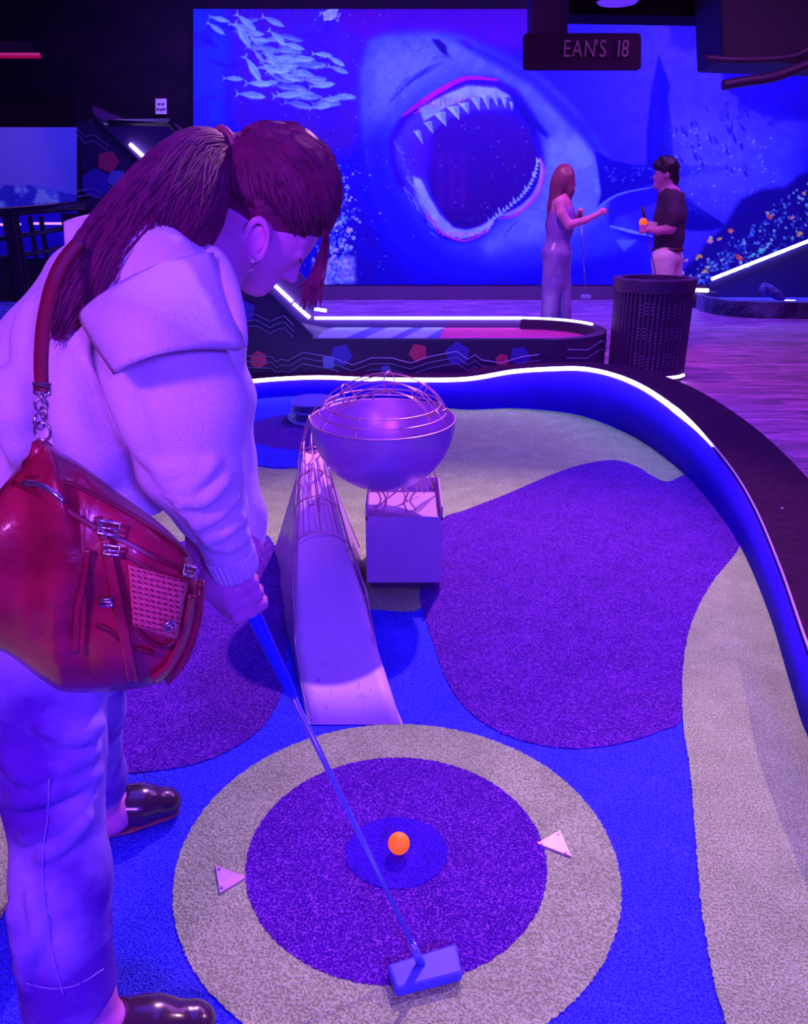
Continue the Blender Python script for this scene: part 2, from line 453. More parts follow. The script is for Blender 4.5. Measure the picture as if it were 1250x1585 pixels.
rp = nt.nodes.new('ShaderNodeValToRGB'); nt.links.new(n.outputs['Fac'], rp.inputs[0])
rp.color_ramp.elements[0].position = .36; rp.color_ramp.elements[1].position = .66
rp.color_ramp.elements[0].color = (.16,.035,.15,1); rp.color_ramp.elements[1].color = (.62,.20,.48,1)
mu = nt.nodes.new('ShaderNodeMix'); mu.data_type = 'RGBA'; mu.blend_type = 'MULTIPLY'; mu.inputs[0].default_value = 1
nt.links.new(rp.outputs[0], mu.inputs[6]); nt.links.new(br.outputs['Color'], mu.inputs[7]); nt.links.new(mu.outputs[2], b.inputs['Base Color'])
b.inputs['Roughness'].default_value = .5; hall_m = m
props(MB().box((-6, -2.2, -.2), (10.5, 13.2, -.012)).build('floor', hall_m), kind='structure')
props(MB().box((-6, -2.2, 4.06), (10.5, 13.2, 4.2)).build('ceiling', black_wall), kind='structure')
props(MB().box((-6, 13.02, -.012), (10.5, 13.2, 4.06)).build('wall_back', black_wall), kind='structure')
props(MB().box((-6.2, -2.2, -.012), (-6, 13.2, 4.06)).build('wall_left', black_wall), kind='structure')
props(MB().box((10.5, -2.2, -.012), (10.7, 13.2, 4.06)).build('wall_right', black_wall), kind='structure')
props(MB().box((-6, -2.4, -.012), (10.5, -2.2, 4.06)).build('wall_front', black_wall), kind='structure')
props(MB().box((-3.4, 12.97, -.012), (9.0, 13.02, .205)).build('baseboard_back', mat('skirting', (.16,.05,.14), .6), bevel=.004), kind='structure')

# ------------------------------------------------------------------ shark mural
rs = random.Random(3)
p = Paint(299, 14, 1330, 441, (14, 4, 176))
nz = p.noise(60, 1); nf = p.noise(14, 2)
p.put(np.clip((p.X-830)/200, 0, 1), (38, 24, 248))
p.put(np.clip((p.X-1150)/120, 0, 1)*np.clip((p.Y-180)/60, 0, 1), (20, 6, 235))
p.poly([(299,10),(352,10),(360,60),(352,120),(345,180),(352,230),(330,330),(299,450)], (16, 22, 236), 7)
p.poly([(346,0),(600,0),(575,60),(556,120),(560,210),(540,240),(420,225),(370,200),(352,160),(362,90)], (38, 6, 126), 9, .85)
p.poly([(500,0),(880,0),(880,30),(800,80),(640,50),(560,62)], (44, 0, 128), 10, .95)
p.put((nz > .56)*(p.X < 585)*1.0, (24, 2, 150), .45)
p.put((nf > .6)*(p.X < 500)*1.0, (30, 26, 200), .22)
# body
body = [(570,62),(600,54),(660,50),(712,56),(765,82),(825,112),(872,150),(905,192),(934,232),(952,262),(948,300),(965,330),(1000,372),(940,398),(880,412),(820,418),(760,432),(690,426),(640,404),(604,364),(580,310),(566,250),(558,190),(558,110)]
p.poly(body, (34, 36, 246), 4)
p.poly([(590,62),(690,58),(760,88),(830,128),(880,180),(905,230),(880,250),(840,180),(790,120),(720,102),(660,120),(600,170),(575,190),(566,120)], (56, 62, 255), 14, .85)
p.poly([(845,210),(905,210),(945,262),(935,330),(870,372),(790,380),(760,400),(740,380),(800,330),(836,300)], (68, 78, 255), 9, .95)
p.poly([(560,215),(600,190),(604,260),(640,330),(690,390),(760,410),(900,404),(1000,380),(1010,440),(640,440),(570,330)], (14, 4, 208), 12, .85)
p.poly([(690,55),(765,82),(825,112),(905,190),(948,262),(938,262),(890,200),(820,130),(740,86)], (16, 6, 190), 4, .8)
for k in range(5): p.stroke([(598+k*5,165-k*9),(635+k*7,128-k*6),(672+k*4,108-k*3)], [1,2,.5], (18, 10, 180), .8)
p.stroke([(780,366),(790,352),(803,342)], [1,2,1], (20, 14, 190), .8)
p.poly([(667,61),(678,60),(690,70),(693,82),(697,88),(688,86),(680,78)], (12, 0, 96), 1)
p.poly([(708,60),(722,62),(735,74),(722,74)], (30, 0, 140), 2, .8)
for _ in range(60): p.blob(rs.uniform(615,655), rs.uniform(62,80), rs.uniform(.4,1.1), (24, 20, 190), .7, rs)
for _ in range(26): p.stroke([(rs.uniform(665,700),rs.uniform(78,92)),(rs.uniform(670,700),rs.uniform(84,96))], .8, (30,20,190), .6)
# mouth rim, gums, cavity
rim = [(602,250),(600,215),(618,182),(650,158),(690,132),(724,117),(765,120),(800,138),(826,176),(836,215),(842,250),(838,282),(822,308),(795,326),(772,334),(762,352),(742,368),(715,376),(688,372),(662,350),(640,312),(612,284)]
p.poly(rim, (24, 0, 150), 3)
p.poly([(612,248),(612,216),(630,186),(660,164),(692,142),(724,130),(766,134),(796,152),(790,170),(740,170),(690,186),(664,214),(656,262),(668,306),(700,352),(684,362),(655,330),(630,295)], (40, 24, 226), 3, .95)
cav = [(662,222),(672,202),(690,186),(722,178),(762,174),(800,182),(822,206),(832,240),(836,262),(826,276),(806,300),(778,320),(760,340),(735,350),(712,352),(696,344),(680,322),(668,300),(660,262)]
p.poly(cav, (30, 0, 122), 1.5)
p.poly([(640,215),(664,200),(668,240),(660,275),(642,272),(634,240)], (44, 6, 176), 6, .8)
for x in (678, 694, 711): p.poly([(x,236),(x+7,236),(x+9,325),(x+1,325)], (64, 0, 150), 4, .5)
for _ in range(60):
    p.blob(rs.uniform(670,828), rs.uniform(190,340), rs.uniform(.4,1.3), (70, 56, 215), .8, rs)
p.stroke([(622,180),(650,160),(684,138),(722,121),(770,124)], [2,8,8,7,3], (116, 6, 158), .9)
p.stroke([(640,176),(662,164),(690,146)], [1,4,1], (150, 20, 170), .7)
p.poly([(648,168),(690,146),(724,132),(768,136),(792,150),(774,152),(730,150),(690,166),(656,188)], (86, 96, 240), 1.5, .9)
for _ in range(40): p.stroke([(q:=rs.uniform(650,770), 158-(q-650)*.1+rs.uniform(-6,6)), (q+rs.uniform(-6,6), 166-(q-650)*.12+rs.uniform(-4,6))], 1, (96, 30, 180), .7)
for a, b_, t in [((640,203),(650,201),(655,224)),((655,190),(668,187),(671,208)),((671,176),(689,172),(691,197)),((691,166),(711,163),(711,187)),((708,160),(726,158),(726,177)),((727,151),(743,150),(742,172)),((744,148),(757,147),(756,170)),((760,147),(770,147),(770,166)),((774,150),(784,152),(782,168)),((788,156),(795,160),(792,172))]:
    p.small([a, b_, t], (92, 104, 250)); p.small([((a[0]+b_[0])/2, a[1]), b_, t], (60, 64, 232), .7)
p.poly([(638,272),(652,278),(664,304),(682,334),(702,352),(722,356),(744,350),(762,338),(764,346),(744,362),(716,370),(690,364),(664,342),(644,306)], (98, 108, 244), 1)
p.stroke([(655,322),(672,348),(694,366),(722,372),(752,358),(766,336)], [1,4,3,2,3,1], (140, 30, 176), .95)
p.stroke([(662,330),(668,340),(676,345)], 4, (170, 20, 150), .9)
for _ in range(70):
    t = rs.random(); x = 676+80*t; p.blob(x, 358+7*math.sin(t*3.1)+rs.uniform(-5,4), rs.uniform(.6,2), rs.choice([(150,40,190),(120,60,220),(170,110,240)]), .7, rs)
p.stroke([(770,334),(790,330),(812,318),(828,300),(837,278),(838,256),(834,246)], [2,6,8,8,7,5,2], (104, 84, 232), .95)
p.stroke([(770,338),(795,334),(820,316),(836,292),(841,262),(836,244)], [1,3,3,3,3,1], (150, 20, 160), .95)
for k in range(22):
    t = k/21; q = [(756,352),(766,336),(785,322),(805,306),(818,290),(828,270),(832,250)]
    f = t*5.999; i = int(f); x = q[i][0]+(q[i+1][0]-q[i][0])*(f-i); y = q[i][1]+(q[i+1][1]-q[i][1])*(f-i)
    L = (12 if k % 4 == 1 else 6)*(1-.4*t); p.small([(x-2.5,y+3),(x+3.5,y+1),(x-L*.35,y-L)], (100, 116, 250))
for k in range(26):
    t = k/25; x = 606+44*t+rs.uniform(-4,4); y = 215+115*t; p.small([(x,y),(x+rs.uniform(8,15),y+rs.uniform(3,12)),(x+4,y+6)], (56, 52, 236), .8)
for k in range(36):
    x = rs.uniform(622,668); y = 268+(x-622)*1.6+rs.uniform(-10,24); p.stroke([(x,y),(x+rs.uniform(4,12),y+rs.uniform(6,18))], [2,.5], (74, 84, 246), .75)
p.poly([(786,138),(800,150),(818,170),(834,190),(852,212),(838,208),(826,196),(830,222),(818,196),(800,172)], (10, 0, 120), 2)
for k in range(16): p.stroke([(788+k*3.4,140+k*4.2),(793+k*3.6,150+k*4.4)], [1,3,1], (12,0,120), .8)
# tail and fins
p.poly([(1019,83),(1028,108),(1037,134),(1033,150),(1039,200),(1043,256),(1000,258),(1001,200),(1008,140)], (8, 0, 138), 1)
p.poly([(1008,140),(1019,100),(1018,258),(1001,256)], (16, 4, 170), 3, .7)
p.poly([(920,233),(948,248),(985,256),(1045,255),(1100,256),(1138,260),(1100,268),(1040,276),(1000,288),(962,300),(944,306),(922,328),(930,300),(926,270)], (10, 0, 150), 1)
for _ in range(60): x = rs.uniform(935,1040); p.blob(x, 262+rs.uniform(-6,26)*(1-(x-935)/140), rs.uniform(.6,2.2), (52, 60, 244), .6, rs)
p.poly([(1040,275),(1056,298),(1080,320),(1108,338),(1124,350),(1100,357),(1070,358),(1040,348),(1010,340),(1030,310)], (8, 0, 150), 1)
p.poly([(942,312),(975,295),(1040,282),(1022,312),(985,326),(952,338),(950,350),(975,360),(1030,368),(1000,378),(960,362),(942,346)], (18, 4, 196), 2, .85)
p.stroke([(905,345),(930,318),(960,300),(1010,290)], [2,5,3,1], (70, 92, 250), .8)
p.stroke([(944,350),(975,358),(1010,366)], [3,5,1], (96, 120, 250), .8)
p.poly([(952,370),(985,372),(965,390)], (70, 88, 250), 1, .7)
# right background
p.poly([(1112,14),(1340,14),(1340,196),(1292,186),(1240,188),(1205,186),(1180,176),(1155,168),(1140,150),(1120,136),(1116,100)], (16, 2, 176), 2, .95)
for _ in range(60): p.blob(rs.uniform(1118,1330), rs.uniform(130,192), rs.uniform(3,10), (18, 4, 168), .6, rs)
p.poly([(1035,26),(1098,26),(1100,70),(1060,80),(1038,66)], (20, 2, 190), 3, .7)
p.poly([(1040,180),(1170,190),(1200,300),(1140,330),(1050,300)], (60, 58, 255), 20, .6)
p.poly([(1180,195),(1240,195),(1240,290),(1170,300)], (50, 50, 255), 14, .6)
for _ in range(34):
    x = rs.uniform(1042,1160); y = rs.uniform(150,250)+(x-1042)*.2; p.fish(x, y, rs.uniform(9,20), rs.uniform(.9,1.5), (20, 4, 170), .8)
for _ in range(240):
    x = rs.uniform(1035,1200); y = rs.uniform(190,320)+(x-1035)*.15; p.blob(x, y, rs.uniform(.4,2), rs.choice([(100,120,255),(80,96,255),(40,30,200)]), .6, rs)
reef = [(1052,441),(1060,412),(1078,396),(1096,372),(1120,350),(1132,330),(1146,308),(1180,292),(1215,290),(1235,272),(1260,262),(1340,255),(1340,441)]
p.poly(reef, (14, 0, 136), 3)
for _ in range(900):
    x = rs.uniform(1052,1330); y0 = 441-(min(x,1260)-1052)*.86-rs.uniform(-14,6); y = rs.uniform(y0, 440)
    p.blob(x, y, rs.uniform(.6,3.2), rs.choice([(30,40,215),(46,74,232),(70,110,245),(20,10,170),(110,150,240),(24,8,160)]), .75, rs)
for x, y, r_, c_ in [(1192,335,5,(235,50,60)),(1226,337,4,(230,90,110)),(1130,358,5,(220,60,80)),(1113,370,4,(240,110,80)),(1098,373,5,(190,90,150)),(1083,397,5,(250,90,60)),(1078,400,3,(255,150,50)),(1052,410,3,(240,120,90)),(1062,403,3,(240,90,60)),(1144,399,6,(240,30,70)),(1237,362,5,(240,120,90)),(1090,420,5,(250,190,60)),(1095,414,4,(120,220,160)),(1075,437,4,(230,90,60)),(1177,388,6,(40,130,190)),(1165,395,4,(40,140,200)),(1056,422,3,(250,170,150)),(1290,300,5,(230,60,80)),(1188,330,3,(250,160,120)),(1244,300,4,(220,100,120)),(1100,368,3,(250,170,120))]:
    p.blob(x, y, r_*.75, c_, .9, rs, 1.35, rs.uniform(-.8,.8)); p.blob(x+1, y-1, r_*.45, tuple(min(255, v+60) for v in c_), .8, rs)
# fish school
for _ in range(74):
    x = rs.gauss(452,52); y = 42+(x-380)*.55+rs.gauss(22,26)
    if 345 < x < 560 and 22 < y < 180:
        p.fish(x, y, rs.uniform(24,42), rs.choice([.05,.15,-.1,.35,.8 if x < 430 else .2])+rs.uniform(-.1,.1), rs.choice([(58,74,240),(72,96,250),(44,54,220)]), .75, (90,114,250))
for x, y, L, a in [(382,36,40,.7),(376,56,44,1.0),(430,60,36,.75),(404,62,26,.1),(500,85,30,.1),(362,122,30,.05),(392,108,46,1.0),(340,30,30,.25),(335,45,32,.6),(470,92,36,.0),(402,130,40,.05),(390,148,44,.12),(520,95,32,.5),(500,132,38,-.12),(445,148,40,-.05),(455,72,34,.3),(432,110,36,0)]:
    p.fish(x, y, L, a, (70, 94, 250), .9, (96, 124, 255))
for x, y in [(325,68),(338,98),(318,60),(345,40)]: p.fish(x, y, 30, .4, (14, 6, 190), .8)
p.blob(510, 22, 10, (104,110,236), .9, rs, 1.5)
for _ in range(40): p.blob(510+rs.gauss(0,10), 22+rs.gauss(0,6), rs.uniform(1,3), (80,84,230), .7, rs)
for _ in range(260):
    p.blob(rs.uniform(350,640), rs.uniform(20,436), rs.uniform(.3,1.3), (70, 90, 245), .7, rs)
# pale coral, lower left
for _ in range(420):
    t = rs.random()**.8; x = 500+ (rs.gauss(0,11) if t > .5 else rs.gauss(18,16)) - 6*math.sin(t*6) + 34*(1-abs(t-.62))*rs.random(); y = 250+188*t
    p.blob(x, y, rs.uniform(.8,4.2)*(.4+t*.8), rs.choice([(64,100,236),(96,140,246),(40,56,226),(120,150,250),(150,140,230),(30,20,180)]), .8, rs)
p.poly([(484,404),(512,400),(516,438),(484,438)], (110,120,240), 2, .7); p.poly([(524,400),(548,396),(550,438),(520,438)], (100,130,245), 2, .7)
for _ in range(90): p.blob(rs.uniform(484,550), rs.uniform(398,438), rs.uniform(1,3.5), rs.choice([(60,50,220),(140,150,250),(90,60,210)]), .7, rs)
p.put(np.clip(nf-.35, 0, .3), (10, 0, 150), .5)
WL = (0.26, 0.17, 1.15)
mural = p.wall('wall_mural', 12.96, WL)
props(mural, 'huge blue printed wall mural of an open-mouthed shark among fish and coral', 'mural')

# smaller mural panel at the far left
p2 = Paint(-60, 197, 119, 400, (80, 74, 240), 1.0)
p2.put(np.clip((p2.X-20)/160, 0, 1), (62, 56, 250)); p2.poly([(-60,190),(60,190),(100,330),(-60,300)], (112, 84, 240), 18, .5)
q = p2.noise(16, 5)
p2.poly([(-60,290),(0,286),(30,292),(50,286),(80,292),(119,306),(119,340),(-60,340)], (60, 74, 240), 2)
p2.put(((q > .52) & (p2.Y > 286+np.maximum(p2.X-40, 0)*.2))*1.0, (34, 26, 200), .8)
p2.put(((q < .42) & (p2.Y > 288+np.maximum(p2.X-40, 0)*.2))*1.0, (110, 130, 250), .8)
p2.poly([(-60,325),(119,322),(119,400),(-60,400)], (30, 6, 220), 2)
pan = p2.wall('wall_mural', 9.4, (0.36, 0.22, 1.2))
props(pan, 'pale periwinkle wave mural panel behind the black railing, far left', 'mural')
props(MB().prism([P(-400,150,9.45), P(119,150,9.45), P(119,470,9.45), P(-400,470,9.45)], (0,.1,0)).build('trim_1', black_wall), kind='structure')

# ------------------------------------------------------------------ LED material
led = mat('led_white', (.9,.9,1), .4, emit=(0.62, 0.55, 1.0), estr=9.0)
def strip(mb, pts, r=.011): mb.tube(pts, r, 6)

# ------------------------------------------------------------------ things on and before the back wall
t = empty('notice_plate', P(250,166,12.98), 'small pale square plate on the dark wall left of the shark mural', 'notice')
MB().prism([P(241,153,12.99), P(241,177,12.99), P(258,177,12.99), P(258,153,12.99)], (0,-.02,0)).build('plate', mat('plate_white', (.75,.55,.6), .5), t, bevel=.004)
ink = mat('plate_ink', (.12,.03,.1), .6)
for x, y in ((246,161),(252,161),(244.5,169),(254,169)): MB().prism([P(x-2,y-1.5,12.965), P(x-2,y+1.5,12.965), P(x+2,y+1.5,12.965), P(x+2,y-1.5,12.965)], (0,-.006,0)).build('symbol', ink, t)
MB().prism([P(247,168,12.965), P(249.5,173,12.965), P(252,168,12.965)], (0,-.006,0)).build('symbol', ink, t)

t = empty('hanging_sign', P(900,78,9.2), 'dark rounded sign reading EAN\'S 18 in pale letters, hung before the shark mural', 'sign')
def rrect(x0, y0, x1, y1, r, D):
    o = []
    for cx, cy, a0 in ((x1-r,y0+r,-90),(x1-r,y1-r,0),(x0+r,y1-r,90),(x0+r,y0+r,180)):
        for k in range(5): a = R(a0+k*22.5); o.append(P(cx+r*math.cos(a), cy+r*math.sin(a), D))
    return o
MB().prism(rrect(810,51,992,108,6,9.2), (0,.06,0)).build('sign_board', mat('sign_black', (.045,.012,.05), .8, spec=.1), t)
def text(name, body, px, py, D, size, m, parent, ext=.006, sx=1.0):
    cu = bpy.data.curves.new(name, 'FONT'); cu.body = body; cu.size = size; cu.extrude = ext; cu.align_x = 'LEFT'
    cu.space_character = 1.08
    tmp = bpy.data.objects.new(name, cu); C.objects.link(tmp); bpy.context.view_layer.update()
    me = bpy.data.meshes.new_from_object(tmp); bpy.data.objects.remove(tmp)
    me.transform(Matrix.Translation(P(px, py, D)) @ Matrix.Rotation(R(90), 4, 'X') @ Matrix.Diagonal((sx, 1, 1, 1)))
    return link(name, me, m, parent)
for ch_, x_ in (('E',870),('A',884),('N',902),("'",919),('S',926),('1',950),('8',960)):
    text('letter', ch_, x_, 88, 9.17, .215, mat('sign_letters', (.32,.13,.22), .5), t, sx=.74)
MB().prism([P(822,-20,9.5), P(822,56,9.5), P(878,56,9.5), P(878,-20,9.5)], (0,.3,0)).build('hanger', mat('hanger_plum', (.10,.02,.12), .7), t)
t = empty('ceiling_lamp', P(955,6,9.0), 'flat oval violet ceiling lamp above the hanging sign', 'lamp')
MB().lathe([(0.001,.0),(.18,.0),(.2,.02),(.2,.05)], P(955,5,9.0), 32).build('lamp_face', mat('lamp_violet', (.3,.2,.8), .4, emit=(.09,.02,.5), estr=1.0), t)
MB().lathe([(.21,.0),(.22,.03),(.2,.4),(0.001,.4)], P(955,4,9.0), 32).build('lamp_housing', black_wall, t)
# dark ducting and pipes, top right
props(MB().prism([P(1114,-30,9.6), P(1118,94,9.6), P(1290,100,9.6), P(1400,100,9.6), P(1400,-30,9.6)], (0,.8,0)).build('ceiling_duct', mat('duct_black', (.03,.012,.04), .7), bevel=.02), 'boxy black duct hanging from the ceiling at the top right', 'duct')
props(MB().prism([P(880,-40,10.4), P(880,22,10.4), P(1116,26,10.4), P(1116,-40,10.4)], (0,.5,0)).build('ceiling_beam', black_wall), 'long black beam under the ceiling over the sign and shark tail', 'beam')
mb = MB()
mb.tube(catmull([P(1090,90,9.4), P(1150,93,9.4), P(1225,88,9.4), P(1262,72,9.4), P(1330,60,9.4)], 6), .035, 8)
props(mb.build('ceiling_pipe', mat('pipe_black', (.05,.015,.06), .5), smooth=True), 'black pipe running under the dark duct at the top right, upper one', 'pipe')
mb = MB(); mb.tube(catmull([P(1118,132,9.4), P(1150,126,9.4), P(1200,118,9.4), P(1260,96,9.4), P(1330,80,9.4)], 6), .05, 8)
props(mb.build('ceiling_pipe', mat('pipe_black', (.05,.015,.06), .5), smooth=True), 'thicker plum pipe slanting below the upper pipe at the top right', 'pipe')
t = empty('red_reflection', P(20,88,9.0), 'dim red neon reflection, modelled as a glowing bar, in the dark upper left corner', 'light')  # a red neon reflection, modelled as a glowing bar with a dark backing
MB().tube([P(-60,86,9.0), P(62,86,9.0)], .025, 8).build('tube', mat('red_reflection_glow', (.4,.02,.05), .5, emit=(.5,.0,.06), estr=.45), t)
MB().box(tuple(P(-60,82,9.05)), tuple(P(62,70,9.25))).build('reflection_backing', black_wall, t)

# ------------------------------------------------------------------ raised far hole with the slanting chute
FW, BW = 6.2, 7.5
board_m = mat('board_indigo', (.05,.012,.10), .75, noise=(8,.6,(.04,.015,.09)))
edge_m = mat('edge_black', (.03,.02,.06), .4)
lane = empty('raised_golf_lane', (0, 6.8, 0), 'raised indigo golf lane with slanting chute and printed zigzags behind the bowl', 'golf hole')
rt = [(935,498,BW-.55),(925,512,6.9)]
outer = [P(118,190,FW), P(150,190,FW), P(484,526,FW), P(800,527,FW)]
fr = [P(118,188,FW), P(148,188,FW), P(484,526,FW), P(840,527,FW)]
fz = fr[2].z
x_end = fr[3].x
mb = MB(); mb.prism([Vector((fr[0].x,FW,-.01)), fr[0], fr[1], fr[2], Vector((x_end,FW,fz)), Vector((x_end,FW,-.01))], (0,.04,0))
mb.build('front_board', board_m, lane)
# rounded right end
def arc_end(r_in, z):
    cy = (FW+BW)/2; hr = (BW-FW)/2
    return [Vector((x_end+ (r_in/hr)*.62*math.sin(a), cy - r_in*math.cos(a), z)) for a in [math.pi*k/20 for k in range(21)]]
hr = (BW-FW)/2
o1, i1 = arc_end(hr, fz), arc_end(hr-.09, fz)
mb = MB()
mb.grid([[Vector((q.x,q.y,-.01)) for q in o1], o1]); mb.grid([o1, i1]); mb.grid([i1, [Vector((q.x,q.y,fz-.09)) for q in i1]])
mb.build('end_board', board_m, lane)
mb = MB(); mb.box((fr[2].x, FW-.004, fz-.006), (x_end, FW+.05, fz+.006))
sl = (fr[2]-fr[1]).normalized(); up = Vector((-sl.z,0,sl.x)) if sl.x > 0 else Vector((0,0,1))
mb.prism([fr[1]+Vector((-.02,-.01,0)), fr[2]+Vector((0,-.01,0)), fr[2]+Vector((0,-.01,.03)), fr[1]+Vector((-.02,-.01,.05))], (0,.06,0))
mb.build('edge_cap', edge_m, lane)
# back board follows the same line, taller
bk = [P(262,190,BW), P(478,470,BW)]
zb = P(600,492,BW).z
bx0 = P(170,200,BW).x
mb = MB(); mb.prism([Vector((bx0,BW,-.01)), P(150,188,BW), P(262,190,BW), P(484,446,BW), P(486,494,BW), Vector((x_end,BW,zb)), Vector((x_end,BW,-.01))], (0,.04,0))
mb.build('back_board', mat('board_blue', (.10,.04,.24), .5), lane)
# bed of the lane: flat part and slanting chute
zf = fz-.085
st = fr[2].x
bed = MB(); bed.add([(st,FW+.04,zf),(x_end,FW+.04,zf),(x_end,BW,zf),(st,BW,zf)], [(0,1,2,3)])
bed.add([(q.x,q.y,zf) for q in i1], [tuple(range(21))])
bed.build('lane_bed', turf('turf_magenta', (.62,.06,.45), (.42,.04,.32)), lane)
ch = MB(); top_l = fr[1]
ch.add([(st,FW+.04,zf),(st,BW,zf),(st-.5,BW,zf+.10),(st-.5,FW+.04,zf+.10),(top_l.x,BW,top_l.z-.50),(top_l.x,FW+.04,top_l.z-.50)], [(0,1,2,3),(3,2,4,5)])
ch.build('chute_bed', mat('chute_navy', (.06,.03,.22), .6), lane)
# striped start area of the bed
blue_t = mat('stripe_blue', (.05,.04,.65), .8); pale_t = mat('stripe_pale', (.22,.34,.8), .8)
mb = MB(); mb.add([(st,FW+.05,zf+.003),(G(668,515,zf).x,FW+.05,zf+.003),(G(668,515,zf).x+.12,BW-.01,zf+.003),(st,BW-.01,zf+.003)], [(0,1,2,3)]); mb.build('blue_stripe', blue_t, lane)
for a, b_ in ((487,545),(572,612),(630,664)):
    x0, x1 = G(a,515,zf).x, G(b_,515,zf).x
    MB().add([(x0-.2,FW+.06,zf+.006),(x1-.2,FW+.06,zf+.006),(x1+.15,BW-.02,zf+.006),(x0+.15,BW-.02,zf+.006)], [(0,1,2,3)]).build('pale_stripe', pale_t, lane)
# LED lines
mb = MB(); strip(mb, [Vector((st-.12,BW-.02,zb)), Vector((x_end,BW-.02,zb))] + [Vector((q.x, q.y, zb)) for q in arc_end(hr-.04, zb)[::-1][1:9]], .013); mb.build('led_strip', led, lane)
mb = MB(); strip(mb, [P(201,223,BW-.02), P(246,265,BW-.02)], .015); mb.build('led_strip', led, lane)
mb = MB(); strip(mb, [P(418,435,BW-.02), P(452,467,BW-.02)], .015); mb.build('led_strip', led, lane)
mb = MB(); strip(mb, [P(454,470,BW-.02), P(479,492,BW-.02)], .015); mb.build('led_strip', led, lane)
mb = MB(); strip(mb, [P(486,478,7.9), P(505,481,7.9)], .015); mb.build('led_strip', led, lane)
# top frame of the chute
mb = MB(); mb.tube([P(145,188,FW), P(165,192,BW), P(262,190,BW), P(312,246,BW)], .035, 4); mb.build('chute_frame', edge_m, lane)
for q in ([P(143,164,7.0), P(144,186,7.0), P(192,184,7.0)], [P(268,190,7.4), P(300,212,7.4), P(292,218,7.4)]): MB().prism(q, (0,.03,0)).build('corner_trim', mat('trim_violet', (.5,.2,.4), .5), lane)
# printed decoration
def ngon(cx, cy, r, n, rot, D): return [P(cx+r*math.cos(rot+2*math.pi*k/n), cy+r*math.sin(rot+2*math.pi*k/n), D) for k in range(n)]
FD = FW-.004
def deco(name, polys, col):
    for q in polys: MB().prism(q, (0,.003,0)).build(name, mat('print_'+name, col, .7), lane)
deco('pink_pentagon', [ngon(167,250,18,5,-1.2,FD), ngon(400,557,14,6,.4,FD), ngon(647,546,15,5,.5,FD), ngon(777,558,11,6,.3,FD), ngon(343,478,13,5,.3,FD)], (.75,.05,.16))
deco('blue_pentagon', [ngon(148,284,24,6,.5,FD), ngon(376,482,20,5,.8,FD), ngon(528,550,18,5,.1,FD), ngon(708,548,20,5,-.4,FD), ngon(804,552,17,5,.2,FD), ngon(925,548,16,5,.2,FD-.001)][:5], (.07,.04,.5))
FD = FW-.008
deco('pale_blue_pentagon', [ngon(181,277,16,5,-.9,FD), ngon(359,456,15,5,.5,FD), ngon(508,561,12,4,.7,FD), ngon(597,574,9,5,.2,FD)], (.16,.20,.7))
line_m = mat('print_line', (.30,.26,.6), .6)
def zig(pts, D):
    MB().tube([P(*q, D) for q in pts], .0035, 4).build('zigzag_line', line_m, lane)
FD = FW-.012
for dy in (0, 9): zig([(116,195+dy),(131,212+dy),(144,208+dy),(168,226+dy)], FD)
for dy in (0, 8, 15): zig([(168,288+dy),(184,300+dy),(190,294+dy),(202,283+dy),(215,290+dy)], FD)
for dy in (0, 9): zig([(118,296+dy),(140,292+dy),(158,298+dy)], FD)
for dy in (0, 9, 18): zig([(372,490+dy*.9),(396,486+dy),(418,498+dy),(428,492+dy),(440,489+dy),(454,504+dy)], FD)
for dy in (0, 9, 18):
    zig([(345,557+dy),(368,550+dy),(420,552+dy),(428,560+dy),(434,556+dy),(447,558+dy),(468,545+dy),(512,553+dy),(545,565+dy),(575,554+dy),(605,554+dy),(635,562+dy),(665,552+dy),(706,544+dy),(724,556+dy),(735,549+dy),(745,557+dy),(775,562+dy)], FD)
    if dy < 18: zig([(775,562+dy),(808,552+dy),(834,549+dy)], FD)


for dy in (0, 8):
    pts = [(2,.30-dy*.008),(4,.28-dy*.008),(6,.33-dy*.008),(8,.29-dy*.008),(10,.31-dy*.008),(12,.27-dy*.008)]
    MB().tube([Vector((o1[a_].x+.006, o1[a_].y-.005, z_)) for a_, z_ in pts], .0035, 4).build('zigzag_line', line_m, lane)

# ------------------------------------------------------------------ the second hole, far right
t = empty('far_golf_hole', G(1200,488,0), 'far right golf hole with stone kerb, blue bed and slanting lit backboard', 'golf hole')
kb = [(1066,470),(1085,480),(1110,486),(1150,490),(1200,492),(1260,492),(1340,490)]
g0 = catmull([G(a,b_,0) for a,b_ in kb], 6)
mb = MB(); H_ = .19
inn = [Vector((q.x+.05, q.y+.28, H_)) for q in g0]; ou = [Vector((q.x,q.y,H_)) for q in g0]
mb.grid([[Vector((q.x,q.y,-.01)) for q in g0], ou, inn, [Vector((q.x,q.y,.05)) for q in inn]]); mb.build('stone_kerb', mat('stone', (.16,.12,.3), .9, noise=(3,.25,(.02,.01,.07)), bump=(12,.8,.05)), t)
mb = MB(); mb.add([Vector((q.x,q.y,.1)) for q in inn]+[Vector((inn[-1].x,12.3,.1)), Vector((inn[0].x+.4,12.3,.1))], [tuple(range(len(inn)+2))]); mb.build('bed', mat('far_bed', (.08,.10,.8), .7), t)
Db = 12.2
MB().prism([P(1096,440,Db), P(1340,346,Db), P(1340,480,Db), P(1100,470,Db)], (0,.08,0)).build('backboard', mat('board_navy', (.03,.012,.12), .6), t)
mb = MB(); strip(mb, [P(1101,432,Db-.03), P(1340,338,Db-.03)], .024); mb.build('led_strip', led, t)
mb = MB(); strip(mb, [P(1073,449,Db-.4), P(1096,449.5,Db-.4)], .024); mb.build('led_strip', led, t)
mb = MB(); strip(mb, [P(1212,466,Db-.5), P(1230,466.5,Db-.5)], .018); mb.build('led_strip', led, t)
